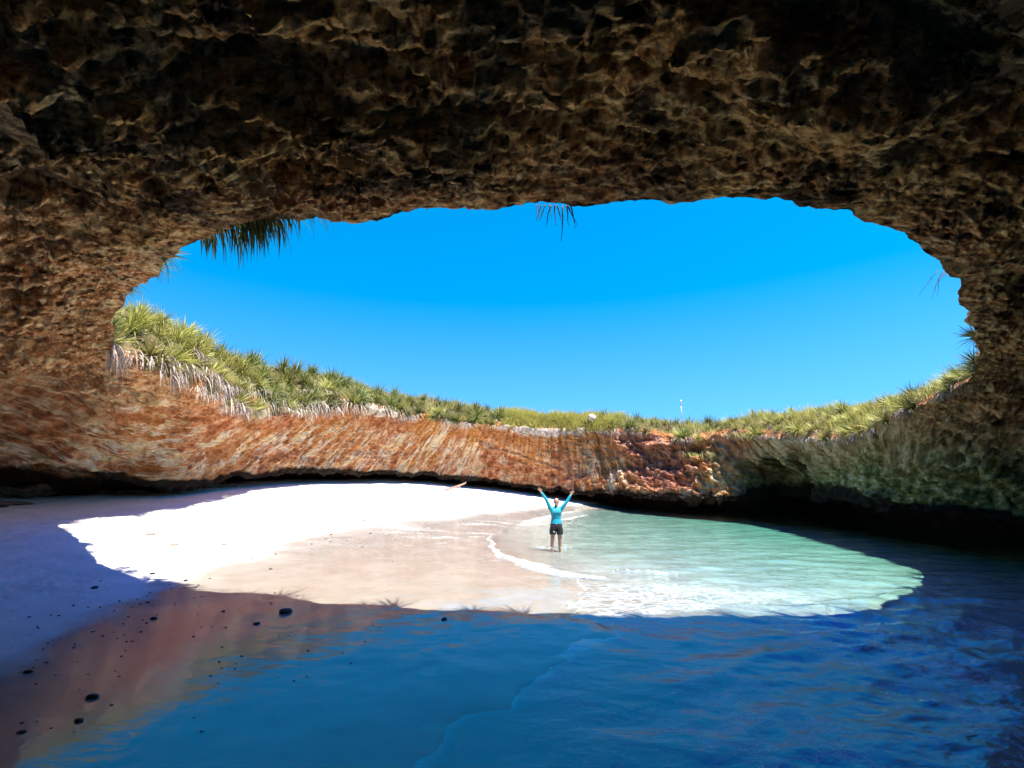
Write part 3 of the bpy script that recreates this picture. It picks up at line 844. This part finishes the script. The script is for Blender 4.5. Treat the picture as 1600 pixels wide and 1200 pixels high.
# the dark hanging cluster at the upper left edge
def rim_px(px):
    phs = np.arange(200, 352, .05); Q = outer(phs, 0 * phs)
    dx, dy, dz = Q[:, 0], Q[:, 1], Q[:, 2] - CAM_Z
    c, s_ = math.cos(R(10.721)), math.sin(R(10.721))
    u = 800 + 750 * dx / (dy * c + dz * s_)
    return float(phs[np.argmin(np.abs(u - px))])
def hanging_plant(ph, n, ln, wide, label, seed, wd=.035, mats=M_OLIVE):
    random.seed(seed)
    b = outer(np.array([ph]), np.array([.0]))[0]
    hit = BV.ray_cast(Vector((b[0], b[1], b[2] + 2)), Vector((0, 0, -1)), 4)
    a = R(ph)
    inw = Vector((-math.cos(a), -math.sin(a), 0)); tang = Vector((-math.sin(a), math.cos(a), 0))
    o = bpy.data.objects.new('hanging_plant', None); COL.objects.link(o)
    o.location = Vector(b) + Vector((0, 0, .15))
    s = Strips()
    for i in range(n):
        c = random.gauss(0, .45) * wide
        base = tang * c + inw * random.uniform(-.1, .22) + Vector((0, 0, random.uniform(-.15, .12)))
        d = inw * random.uniform(.1, .9) + tang * random.uniform(-.45, .45) + Vector((0, 0, random.uniform(-.5, .25)))
        s.strip(base, d, None, ln * random.uniform(.35, 1.1), wd * random.uniform(.7, 1.3), random.uniform(2.0, 4.5), 5)
    g = bpy.data.objects.new('hanging_leaves', s.mesh('hanging_leaves', mats)); COL.objects.link(g); g.parent = o
    tag(o, label, 'plant')
hanging_plant(rim_px(388), 300, .72, .85, 'dark clump of leaves hanging from the upper left edge of the ceiling', 31)
hanging_plant(rim_px(325), 60, .55, .6, 'small ragged leaf tuft hanging left of the big dark clump', 32)
hanging_plant(rim_px(450), 30, .45, .6, 'sparse thin leaves hanging just right of the big dark clump', 33, .02)
hanging_plant(rim_px(500), 14, .35, .35, 'few short wisps of leaf hanging farther right of the dark clump', 34, .015)

# dry roots hanging in the middle of the near edge
def tube(pts, rad, seg=6):
    vs, fs = [], []
    pts = [Vector(q) for q in pts]
    for i, q in enumerate(pts):
        d = (pts[min(i + 1, len(pts) - 1)] - pts[max(i - 1, 0)]).normalized()
        u = d.orthogonal().normalized(); w = d.cross(u)
        r = rad[i] if isinstance(rad, (list, tuple)) else rad
        for k in range(seg):
            an = 2 * math.pi * k / seg
            vs.append(q + (u * math.cos(an) + w * math.sin(an)) * r)
    for i in range(len(pts) - 1):
        for k in range(seg):
            a = i * seg + k; b = i * seg + (k + 1) % seg
            fs.append((a, b, b + seg, a + seg))
    fs.append(tuple(range(seg))[::-1]); fs.append(tuple(range((len(pts) - 1) * seg, len(pts) * seg)))
    return vs, fs
def join_tubes(lst):
    V, F = [], []
    for vs, fs in lst:
        k = len(V); V += vs; F += [tuple(i + k for i in q) for q in fs]
    return V, F
M_ROOT = simple_mat('dry_root', (.09, .055, .04), .9)
def roots(name, cxyz, specs, label, rad=.010, seed=3):
    random.seed(seed); L = []
    for (dx, dy, L0, curl) in specs:
        p0 = Vector(cxyz) + Vector((dx, dy, .12)); pts = []; v = Vector((dx * .3 + curl, random.uniform(-.1, .3), -1)).normalized(); q = p0
        n = 9
        for i in range(n):
            pts.append(q.copy()); q = q + v * (L0 + .12) / (n - 1)
            v = (v + Vector((random.uniform(-.22, .22), random.uniform(-.15, .15), -.12))).normalized()
        L.append(tube(pts, [rad * (1 - .75 * i / (n - 1)) for i in range(n)], 5))
    V, F = join_tubes(L)
    o = mesh_obj(name, V, F, M_ROOT)
    tag(o, label, 'roots'); return o
def rim_pt(px, dr=.04):
    ph = rim_px(px); q = outer(np.array([ph]), np.array([dr]))[0]; return (q[0], q[1], q[2] - .12)
roots('hanging_roots', rim_pt(878, -.03), [(0.02, .02, .52, -.05), (.1, .02, .26, .35), (.08, .04, .22, .25), (-.1, .0, .22, -.2), (-.16, .02, .24, -.25), (-.06, .03, .2, .2), (-.26, .02, .16, -.3), (.14, .02, .3, .3)],
      'dry roots hanging from the middle of the near ceiling edge', .013)
roots('hanging_roots', rim_pt(838, -.03), [(0, .02, .14, 0), (.08, .02, .16, -.35), (.14, .02, .12, -.4), (.2, .02, .11, .1), (.03, .02, .15, .1)],
      'small bundle of short root ends just left of the long hanging roots', .008, 9)
random.seed(4)
roots('bare_twigs', rim_pt(1412), [(-.2, .1, .9, -.5), (.0, .1, .5, -.3), (.1, .1, .55, .1), (.2, .15, .4, -.6), (.3, .2, .7, -.9)],
      'thin bare twigs trailing from the upper right edge of the ceiling', .007, 21)
roots('bare_twigs', rim_pt(1480), [(-.1, .1, .5, -1.2), (.0, .1, .4, -.9), (.1, .15, .6, -1.5), (.15, .2, .35, -1.1)],
      'wiry twigs sticking out beside the steep right edge of the ceiling', .007, 22)

# grass between the plants and the grassy stretch of the rim
def grass(name, zones, label, mat):
    random.seed(77); s = Strips()
    for (p0, p1, d0, d1, n, ln, droop) in zones:
        phs = np.array([random.uniform(p0, p1) for _ in range(n)]); drs = np.array([random.uniform(d0, d1) for _ in range(n)])
        B = outer(phs, drs); CN = np.clip(.5 + 1.3 * fbm(B * np.array([.9, .9, 1.4]) + 3, 3), 0, 1)
        for k in range(n):
            b = Vector(B[k]); a = R(phs[k])
            inw = Vector((-math.cos(a), -math.sin(a), 0))
            d = inw * random.uniform(-.1, .5) + Vector((random.uniform(-.35, .35), random.uniform(-.3, .3), 1))
            cl = .55 + 1.1 * float(CN[k]); s.strip(b - Vector((0, 0, .10)), d, None, max(.12, ln * random.uniform(.5, 1.3) * cl) + .08, .026, droop * random.uniform(.6, 1.8), 4, tone=min(1, max(0, random.uniform(0, 1) * .7 + float(CN[k]) * .5)))
    o = bpy.data.objects.new(name, s.mesh(name, mat)); COL.objects.link(o)
    tag(o, label, 'grass', kind='stuff')
grass('grass', [(64, 98, -.1, 2.6, 15000, .50, 1.6), (64, 98, 2.6, 5, 2500, .5, .8), (98, 206, .1, 3.4, 10000, .40, 1.2), (-24, 64, .1, 3, 8000, .40, 1.2)],
      'yellow green grass growing along the top of the rim', M_GRASS)

# pale grass tufts growing out of the broken rock
def tuft(px, py, pz, label, n=170, ln=.75, wide=.35, seed=1):
    random.seed(seed)
    hit = BV.ray_cast(Vector((px * .9, py - 5, pz)), Vector((px * .1, 5, 0)).normalized(), 14)
    loc = hit[0] if hit[0] else Vector((px, py, pz))
    s = Strips()
    for i in range(n):
        b = Vector((random.gauss(0, wide), random.uniform(-.05, .2), random.uniform(-.1, .08)))
        s.strip(b, Vector((random.uniform(-.3, .3), -.6, random.uniform(.1, .9))), None, ln * random.uniform(.6, 1.1), .022, random.uniform(2.5, 4.5), 5)
    o = bpy.data.objects.new('grass_tuft', s.mesh('grass_tuft', M_YELLOW)); COL.objects.link(o)
    o.location = loc
    tag(o, label, 'grass tuft')
tuft(14.2, 30, 4.3, 'upper pale grass tuft drooping on the rock at the cave pocket', 190, .8, .55, 1)
tuft(11.2, 30, 3.3, 'small narrow grass tuft on the left of the pair below the rim', 130, .7, .22, 2)
tuft(12.5, 30, 3.3, 'broad drooping grass tuft below the other tuft on the broken rock', 190, .9, .42, 3)

# ------------------------------------------------------------------ stones and rocks
def stone_mesh(name, seed, size, flat=.6, sub=3, rough=.25, mat=None):
    bm = bmesh.new(); bmesh.ops.create_icosphere(bm, subdivisions=sub, radius=1)
    co = np.array([v.co[:] for v in bm.verts])
    n = fbm(co * 1.1 + seed * 3.7, 3) * rough * 1.6 + fbm(co * 3.3 + seed, 3) * rough * .6
    for v, k in zip(bm.verts, n):
        v.co *= (1 + k); v.co.x *= size[0]; v.co.y *= size[1]; v.co.z *= size[2] if len(size) > 2 else size[0] * flat
    me = bpy.data.meshes.new(name); bm.to_mesh(me); bm.free()
    me.polygons.foreach_set('use_smooth', np.ones(len(me.polygons), bool))
    if mat: me.materials.append(mat)
    return me
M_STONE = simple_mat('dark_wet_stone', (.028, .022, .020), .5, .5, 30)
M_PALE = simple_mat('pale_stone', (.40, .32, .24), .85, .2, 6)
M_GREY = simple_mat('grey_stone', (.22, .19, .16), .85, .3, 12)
M_LEDGE = simple_mat('ledge_rock', (.16, .105, .07), .9, .7, 5)
def px_ground(px, py, z0=0.1):
    pth = math.atan(142 / 750); c, s = math.cos(pth), math.sin(pth)
    X = (px - 800) / 750; Y = (600 - py) / 750
    d = (X, c - Y * s, Y * c + s); zz = z0
    for _ in range(6):
        t = (zz - CAM_Z) / d[2]; zz = float(sand_z([d[0] * t], [d[1] * t])[0])
    return d[0] * t, d[1] * t, zz
def stone_obj(name, me, x, y, s, label, cat, group=None, rz=None, sink=.3):
    o = bpy.data.objects.new(name, me); COL.objects.link(o)
    o.location = (x, y, float(sand_z([x], [y])[0]) + s * (.5 - sink) * .8); o.scale = (s,) * 3
    o.rotation_euler = (0, 0, random.uniform(0, 6.28) if rz is None else rz)
    return tag(o, label, cat, group)
random.seed(9)
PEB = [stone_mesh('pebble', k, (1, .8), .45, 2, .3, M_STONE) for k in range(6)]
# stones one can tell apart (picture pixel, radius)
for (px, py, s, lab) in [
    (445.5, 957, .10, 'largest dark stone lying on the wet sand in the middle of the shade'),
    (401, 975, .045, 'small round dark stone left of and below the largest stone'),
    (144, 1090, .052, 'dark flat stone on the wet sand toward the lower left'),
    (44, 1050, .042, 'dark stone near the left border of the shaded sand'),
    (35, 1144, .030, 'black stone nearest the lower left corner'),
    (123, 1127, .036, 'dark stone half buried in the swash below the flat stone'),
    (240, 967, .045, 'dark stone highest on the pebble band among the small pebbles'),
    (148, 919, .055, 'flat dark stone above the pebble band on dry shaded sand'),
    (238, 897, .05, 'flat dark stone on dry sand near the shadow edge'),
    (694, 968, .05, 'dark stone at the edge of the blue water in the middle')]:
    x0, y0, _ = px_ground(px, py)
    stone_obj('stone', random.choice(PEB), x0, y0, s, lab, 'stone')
for (px, py, s, lab) in [
    (235, 837, .13, 'pale stone on the sunlit sand at the left'),
    (271, 855, .10, 'tan stone on the sunlit sand near the leaf shadows'),
    (569, 817, .12, 'small tan stone alone on the middle of the bright sand'),
    (355, 810, .09, 'faint pale stone farther back on the bright sand')]:
    x0, y0, _ = px_ground(px, py, .6)
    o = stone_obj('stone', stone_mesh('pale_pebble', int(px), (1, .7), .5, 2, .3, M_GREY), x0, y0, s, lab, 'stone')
# pebble band
pos_list = [(322, 1010), (1255, 722), (820, 1052), (893, 768), (888, 855), (1137, 660), (1177, 660), (1190, 650), (1120, 488), (1045, 612), (920, 628), (788, 665), (905, 707), (985, 744),
            (505, 660), (515, 686), (540, 684), (495, 745), (487, 827), (455, 943), (305, 695), (300, 710), (378, 645), (420, 663), (245, 672), (208, 577), (240, 580), (195, 692), (175, 716),
            (150, 760), (190, 770), (118, 585), (300, 538), (360, 545), (408, 545), (465, 560), (487, 520), (520, 530), (560, 512), (572, 532), (600, 500), (612, 487), (622, 540), (668, 458),
            (700, 468), (750, 465), (800, 462), (808, 455), (855, 428), (640, 575), (597, 610), (575, 645), (208, 1038), (152, 1010), (88, 1017), (300, 1055), (790, 995), (825, 1050), (858, 826),
            (957, 795), (960, 774), (905, 793), (1395, 730), (1430, 773), (1250, 828), (1265, 832), (1165, 792), (1130, 832), (1198, 845), (1487, 685), (1520, 620), (1547, 625), (1213, 500)]
for (a, b) in pos_list:
    x0, y0, _ = px_ground(a / 2.608, 740 + b / 2.608)
    stone_obj('pebble', random.choice(PEB), x0, y0, math.hypot(x0, y0) * random.uniform(.0013, .0026), 'small dark pebble scattered on the shaded wet sand', 'pebble', 'pebbles on the wet sand')
for k in range(40):
    u = random.random()
    px = random.gauss(330 * u - 10 + 60 * (1 - u), 70); py = 890 + (1 - u) * 150 + abs(random.gauss(0, 45))
    if px < -20: continue
    x0, y0, _ = px_ground(px, py)
    stone_obj('pebble', random.choice(PEB), x0, y0, math.hypot(x0, y0) * random.uniform(.0009, .0020), 'small dark pebble scattered on the shaded wet sand', 'pebble', 'pebbles on the wet sand')
for k in range(45):
    px = random.uniform(160, 640); py = random.uniform(790, 850) + max(0, 30 * random.random())
    x0, y0, zz0 = px_ground(px, py, .5)
    stone_obj('pebble', random.choice(PEB), x0, y0, random.uniform(.02, .045), 'tiny brown pebble on the sunlit dry sand', 'pebble', 'pebbles on the sunlit sand')

# strata ledges at the far left foot of the wall
def ledge(x0, y0, z0, sx, sy, sz, rz, lab, seed):
    bm = bmesh.new(); bmesh.ops.create_cube(bm, size=2)
    bmesh.ops.subdivide_edges(bm, edges=bm.edges, cuts=14, use_grid_fill=True)
    co = np.array([v.co[:] for v in bm.verts])
    for v in bm.verts:                       # round the slab
        l = max(1e-6, (abs(v.co.x) ** 5 + abs(v.co.y) ** 5 + abs(v.co.z) ** 5) ** .2)
        v.co /= l
    co = np.array([v.co[:] for v in bm.verts]) * np.array([sx, sy, sz])
    strat = fbm(np.stack([co[:, 0] * .4, co[:, 1] * .4, co[:, 2] * 9 + seed], -1), 2) * .5
    nn = 1 + strat * .28 + fbm(co * 2.2 + seed, 4) * .8
    co[:, 0] *= nn; co[:, 1] *= nn; co[:, 2] += fbm(co * 1.9 + seed, 4) * sz * 1.3
    for v, c in zip(bm.verts, co): v.co = c
    me = bpy.data.meshes.new('rock_ledge'); bm.to_mesh(me); bm.free()
    me.polygons.foreach_set('use_smooth', np.ones(len(me.polygons), bool)); me.materials.append(M_LEDGE)
    o = bpy.data.objects.new('rock_ledge', me); COL.objects.link(o); o.location = (x0, y0, z0); o.rotation_euler = (0, 0, rz)
    tag(o, lab, 'rock ledge', 'rock ledges at the left foot of the wall')
ledge(-17.8, 16.2, 1.0, 1.5, .7, .16, .2, 'low flat dark ledge nearest the sand at the left border', 1)
ledge(-19.3, 18.0, 1.5, 1.9, .9, .22, .3, 'layered brown ledge above the lowest ledge at the left', 2)
ledge(-17.9, 19.6, 1.7, .8, .8, .55, .6, 'upright blocky rock standing behind the left ledges', 3)
ledge(-16.3, 20.6, 1.35, 1.6, .6, .12, .5, 'thin layered ledge right of the blocky rock in the shade', 4)
ledge(-14.9, 22.6, 1.6, 1.6, .5, .12, .7, 'thin ledge farthest right under the overhanging wall', 5)

# white boulder on the rim, chalky blocks, pole, driftwood
o = bpy.data.objects.new('boulder', stone_mesh('boulder', 5, (.29, .27, .27), 1, 4, .20, M_PALE)); COL.objects.link(o)
pb = plant_at(math.degrees(math.atan2(32.9 - CY, 5.62 - CX)), .30); o.location = pb + Vector((0, -.25, .42))
tag(o, 'round white boulder standing in the grass on the middle rim', 'boulder')
random.seed(14)
for (ph, d, s, lab) in [(137, .02, .55, 'angular pale pink block under the plants left of the middle'), (133.5, .0, .4, 'pale block right of the angular pink block on the rim'),
                        (129.5, .02, .35, 'small pale block below the spiky plants on the rim'), (172, -.05, .35, 'round pale stone in the gap of the fringe on the left rim'),
                        (97, .0, .35, 'low white block at the left start of the grassy rim'), (91, -.02, .4, 'white chalky block under the grass left of the boulder'),
                        (84, .0, .32, 'white chalky block under the grass straight above the person'), (74, .0, .3, 'white chalky block right of the white boulder')]:
    b = outer(np.array([ph]), np.array([d]))[0]
    o = bpy.data.objects.new('rock_block', stone_mesh('rock_block', ph, (s, s * .7, s * .6), 1, 3, .45, M_PALE)); COL.objects.link(o)
    o.location = b; o.rotation_euler = (random.uniform(-.3, .3), random.uniform(-.3, .3), R(ph + 90))
    tag(o, lab, 'rock')
M_WHITE = simple_mat('white_paint', (.78, .78, .76), .5, .05)
M_DARKMETAL = simple_mat('dark_metal', (.05, .05, .05), .5, .1)
pole = empty('marker_pole', (12.3, 34.6, 5.6))
V, F = tube([(0, 0, 0), (0, 0, 1.0), (0, 0, 1.65)], [.04, .03, .028], 10); mesh_obj('post', V, F, M_WHITE, pole)
V, F = tube([(0, 0, 1.65), (0, 0, 1.68), (0, 0, 1.84), (0, 0, 1.87)], [.025, .055, .055, .02], 10); mesh_obj('lamp_head', V, F, M_WHITE, pole)
V, F = tube([(0, 0, 1.45), (0, 0, 1.56)], [.04, .04], 10); mesh_obj('collar', V, F, M_DARKMETAL, pole)
tag(pole, 'thin white marker pole standing behind the plants on the skyline', 'pole')
M_WOOD = simple_mat('driftwood', (.34, .21, .15), .85, .25, 10)
def drift():
    x0, y0 = -4.05, 29.6
    z0 = float(sand_z([x0], [y0])[0])
    root = empty('driftwood_log', (x0, y0, z0))
    V, F = tube([(0, 0, .08), (.35, .0, .18), (.8, .05, .33), (1.25, .05, .50)], [.07, .062, .055, .045], 9)
    mesh_obj('trunk', V, F, M_WOOD, root)
    V, F = tube([(.85, .04, .36), (.92, -.1, .22), (.93, -.22, .02)], [.035, .03, .022], 8)
    mesh_obj('branch', V, F, M_WOOD, root)
    V, F = tube([(1.2, .05, .48), (1.27, .03, .58)], [.035, .02], 7)
    mesh_obj('branch', V, F, M_WOOD, root)
    tag(root, 'pale driftwood log with a stubby branch on the sand under the overhang', 'driftwood')
drift()

# the pale drawing on the middle wall: an oval with two bowed strokes
M_MARK = simple_mat('pale_scratch', (.72, .56, .42), .9, .1)
def wall_hit(x0, z0):
    h = BV.ray_cast(Vector((x0, 20, z0)), Vector((0, 1, 0)), 30)
    return (h[0] + h[1] * .012 * (1 if h[1].y < 0 else -1)) if h[0] else Vector((x0, 31.5, z0))
cx0, cz0 = -1.66, 4.15
L = []
ov = [(cx0 + .24 * math.cos(a), cz0 + .26 * math.sin(a)) for a in np.linspace(0, 2 * math.pi, 25)]
L.append([wall_hit(*q) for q in ov])
L.append([wall_hit(cx0 - .10 + .05 * math.cos(k * math.pi / 6 * 1.0 + math.pi / 2), cz0 + .17 * math.cos(k * math.pi / 6)) for k in range(7)])
L.append([wall_hit(cx0 + .10 - .05 * math.cos(k * math.pi / 6 * 1.0 + math.pi / 2), cz0 + .17 * math.cos(k * math.pi / 6)) for k in range(7)])
L.append([wall_hit(cx0 + .0, cz0 + .17 - .055 * k) for k in range(7)])
V, F = join_tubes([tube(q, .020, 5) for q in L])
em = mesh_obj('wall_drawing', V, F, M_MARK, rock)
em['label'] = 'pale oval drawing with upright strokes on the red wall'

# ------------------------------------------------------------------ the person
M_SKIN = NT('skin'); _b = M_SKIN.bsdf(Base_Color=M_SKIN.mix(M_SKIN.rng(M_SKIN.noise(M_SKIN.n('TexCoord').outputs['Object'], 9, 4, .6), .35, .65), (.38, .21, .135), (.45, .27, .18)), Roughness=.5); M_SKIN.put(_b.inputs['Subsurface Weight'], .05); M_SKIN = M_SKIN.done(_b)
M_SHIRT = simple_mat('turquoise_fabric', (.004, .30, .40), .6, .10, 14)
M_SHORT = simple_mat('black_fabric', (.010, .010, .013), .65, .3, 20)
M_HAIR = simple_mat('dark_hair', (.030, .018, .012), .5, .3, 40)
M_LOGO = simple_mat('white_print', (.8, .8, .8), .6, .02)
M_EYE = simple_mat('dark_eye', (.02, .015, .012), .3, .1)
M_LIP = simple_mat('lips', (.50, .14, .12), .5, .1)
M_TEETH = simple_mat('teeth', (.8, .78, .72), .4, .05)

class Blob:
    """overlapping tapered limbs and ellipsoids, fused into one skin by a voxel remesh"""
    def __init__(s): s.bm = bmesh.new()
    def ell(s, c, r, rot=None, seg=24):
        m = Matrix.Translation(Vector(c))
        if rot: m = m @ rot.to_matrix().to_4x4() if hasattr(rot, 'to_matrix') else m @ rot
        m = m @ Matrix.Diagonal((*r, 1))
        bmesh.ops.create_uvsphere(s.bm, u_segments=seg, v_segments=seg // 2, radius=1, matrix=m)
    def limb(s, a, b, ra, rb, flat=1.0, axis=None):
        a = Vector(a); b = Vector(b); d = b - a
        q = d.to_track_quat('Z', 'Y').to_matrix().to_4x4()
        m = Matrix.Translation((a + b) / 2) @ q
        bmesh.ops.create_cone(s.bm, cap_ends=True, segments=18, radius1=ra, radius2=rb, depth=d.length, matrix=m)
        s.ell(a, (ra,) * 3, seg=16); s.ell(b, (rb,) * 3, seg=16)
    def loft(s, rings, seg=24):
        """rings: (x, y, z, rx, ry)"""
        base = []
        for (x0, y0, z0, rx, ry) in rings:
            base.append([s.bm.verts.new((x0 + rx * math.cos(2 * math.pi * k / seg), y0 + ry * math.sin(2 * math.pi * k / seg), z0)) for k in range(seg)])
        for a, b in zip(base[:-1], base[1:]):
            for k in range(seg): s.bm.faces.new((a[k], a[(k + 1) % seg], b[(k + 1) % seg], b[k]))
        s.bm.faces.new(base[0][::-1]); s.bm.faces.new(base[-1])
    def build(s, name, mat, parent, voxel, smooth=3):
        me = bpy.data.meshes.new(name); s.bm.to_mesh(me); s.bm.free(); me.materials.append(mat)
        o = bpy.data.objects.new(name, me); COL.objects.link(o); o.parent = parent
        r = o.modifiers.new('fuse', 'REMESH'); r.mode = 'VOXEL'; r.voxel_size = voxel; r.use_smooth_shade = True
        if smooth:
            q = o.modifiers.new('soft', 'SMOOTH'); q.factor = .5; q.iterations = smooth
        return o

def build_person():
    px, py = 1.31, 14.75
    root = empty('person', (px, py, -.24))          # sole level: the water stands to mid calf
    root.rotation_euler = (0, 0, math.atan2(-px, py) * -1 * 0)
    # front is -y (towards the viewer); x grows to the viewer's right
    sh = {-1: Vector((-.165, .0, 1.36)), 1: Vector((.165, .0, 1.36))}
    el = {-1: Vector((-.285, -.02, 1.61)), 1: Vector((.325, -.02, 1.55))}
    wr = {-1: Vector((-.435, -.02, 1.83)), 1: Vector((.455, -.02, 1.755))}
    b = Blob()
    hc = Vector((.015, -.01, 1.535))
    # trunk, neck, head
    b.loft([(0, 0, .80, .15, .10), (0, 0, .90, .165, .115), (0, 0, .98, .15, .105), (0, 0, 1.06, .128, .092), (0, 0, 1.16, .14, .10), (0, -.005, 1.26, .158, .108), (0, 0, 1.34, .155, .095), (0, 0, 1.39, .10, .07)])
    b.limb((0, .015, 1.36), (.012, .0, 1.46), .056, .050)
    b.ell(hc + Vector((0, .012, .035)), (.076, .092, .088)); b.ell(hc + Vector((0, -.018, -.045)), (.058, .066, .062)); b.ell(hc + Vector((0, -.045, -.088)), (.030, .028, .022))
    b.ell(hc + Vector((0, -.093, -.012)), (.012, .018, .024)); b.ell(hc + Vector((0, -.100, -.026)), (.015, .014, .011))
    for sgn in (-1, 1):
        b.ell(hc + Vector((sgn * .078, .008, -.008)), (.010, .020, .030))
        b.ell(hc + Vector((sgn * .030, -.076, .016)), (.018, .010, .006)); b.ell(hc + Vector((sgn * .034, -.062, -.030)), (.020, .018, .018))
        b.ell(sh[sgn], (.058, .055, .055))
        b.limb(sh[sgn], el[sgn], .050, .040)
        b.limb(el[sgn], wr[sgn], .036, .024)
        # hand: palm, four fingers spread, thumb towards the head
        d = (wr[sgn] - el[sgn]).normalized(); side = Vector((-d.z * -1, 0, -d.x)).normalized()   # in the x-z plane
        if side.x * sgn > 0: side = -side                                                    # towards the head
        pc = wr[sgn] + d * .045
        for u in (-.024, -.008, .008, .024): b.limb(wr[sgn] + side * u * .5, wr[sgn] + d * .085 + side * u, .014, .0115)
        for k, (u, L0, sp) in enumerate(((.027, .062, .20), (.009, .072, .06), (-.009, .066, -.08), (-.026, .052, -.24))):
            a0 = wr[sgn] + d * .085 + side * u; fd = (d + side * sp).normalized()
            a1 = a0 + fd * L0 * .5; fd2 = (fd + Vector((0, -.35, 0))).normalized(); a2 = a1 + fd2 * L0 * .5
            b.limb(a0, a1, .0098, .0088); b.limb(a1, a2, .0088, .0074)
        t0 = wr[sgn] + d * .022 + side * .020; t1 = t0 + (d * .6 + side * .8).normalized() * .040; t2 = t1 + (d * .85 + side * .45).normalized() * .032
        b.limb(t0, t1, .0135, .0108); b.limb(t1, t2, .0108, .0086)
        # leg
        hip = Vector((sgn * .088, 0, .86)); kn = Vector((sgn * .100 + (-.02 if sgn < 0 else 0), -.012, .465)); an = Vector((sgn * .105 + (-.045 if sgn < 0 else .0), .02, .085))
        b.limb(hip, kn, .086, .056); b.limb(kn, kn + (an - kn) * .38 + Vector((0, .012, 0)), .053, .052); b.limb(kn + (an - kn) * .38 + Vector((0, .012, 0)), an, .052, .034)
        b.ell(kn + Vector((0, -.02, .0)), (.045, .04, .05))
        b.ell(an + Vector((0, .01, -.045)), (.038, .045, .038)); b.ell(an + Vector((sgn * .012, -.085, -.062)), (.045, .10, .028))
    b.build('body', M_SKIN, root, .0055, 2)
    # rash guard with long sleeves
    s = Blob()
    s.loft([(0, 0, .915, .171, .124), (0, 0, .98, .161, .116), (0, 0, 1.06, .139, .103), (0, 0, 1.16, .151, .111), (0, -.006, 1.25, .170, .124), (0, 0, 1.33, .170, .108), (0, .004, 1.385, .115, .082), (0, .012, 1.415, .068, .064)])
    for sgn in (-1, 1):
        s.ell((sgn * .07, -.062, 1.245), (.068, .055, .058))
        s.ell(sh[sgn] + Vector((-sgn * .01, 0, 0)), (.070, .066, .066))
        e2 = el[sgn] + (wr[sgn] - el[sgn]) * .86
        s.limb(sh[sgn], el[sgn], .064, .051); s.limb(el[sgn], e2, .051, .037)
        s.limb(Vector((sgn * .105, 0, 1.24)), sh[sgn] + (el[sgn] - sh[sgn]) * .3, .06, .05)
    sh_o = s.build('rash_guard', M_SHIRT, root, .008, 2)
    lg = Blob(); lg.ell((-.055, -.118, 1.30), (.020, .006, .009)); lg.ell((-.046, -.118, 1.308), (.010, .006, .007)); lg.build('chest_logo', M_LOGO, sh_o, .003, 0)
    # shorts
    s = Blob()
    s.loft([(0, 0, .80, .168, .122), (0, 0, .86, .180, .130), (0, 0, .93, .168, .122), (0, 0, .945, .160, .115)])
    for sgn in (-1, 1):
        s.loft([(sgn * .108, -.004, .615, .094, .100), (sgn * .104, 0, .70, .100, .106), (sgn * .092, 0, .80, .098, .115), (sgn * .085, 0, .86, .092, .12)])
    so = s.build('shorts', M_SHORT, root, .008, 2)
    wb = Blob(); wb.ell((-.01, -.128, .93), (.010, .006, .014)); wb.build('drawstring', M_LOGO, so, .003, 0)
    lg = Blob(); lg.ell((-.078, -.125, .70), (.024, .008, .010)); lg.build('leg_logo', M_LOGO, so, .003, 0)
    # hair pulled back tight
    h = Blob(); h.ell(hc + Vector((0, .030, .046)), (.081, .088, .086)); h.ell(hc + Vector((0, .118, .02)), (.03, .035, .035))
    for sgn in (-1, 1): h.ell(hc + Vector((sgn * .068, .0, .012)), (.012, .035, .045))
    ho = h.build('hair', M_HAIR, root, .006, 2)
    for sgn in (-1, 1):
        e = Blob(); e.ell(hc + Vector((sgn * .030, -.083, .002)), (.013, .006, .0055)); e.build('eye', M_EYE, root, .003, 0)
        e = Blob(); e.ell(hc + Vector((sgn * .031, -.086, .021)), (.017, .005, .0035)); e.build('eyebrow', M_HAIR, root, .003, 0)
    m = Blob(); m.ell(hc + Vector((0, -.084, -.058)), (.026, .010, .010)); mo = m.build('mouth', M_LIP, root, .003, 0)
    m = Blob(); m.ell(hc + Vector((0, -.090, -.057)), (.019, .007, .0055)); m.build('teeth', M_TEETH, mo, .003, 0)
    tag(root, 'person in turquoise long sleeved top and black shorts, arms raised, standing in shallow water', 'person')
build_person()
print('plants', count, 'objects', len(bpy.data.objects))
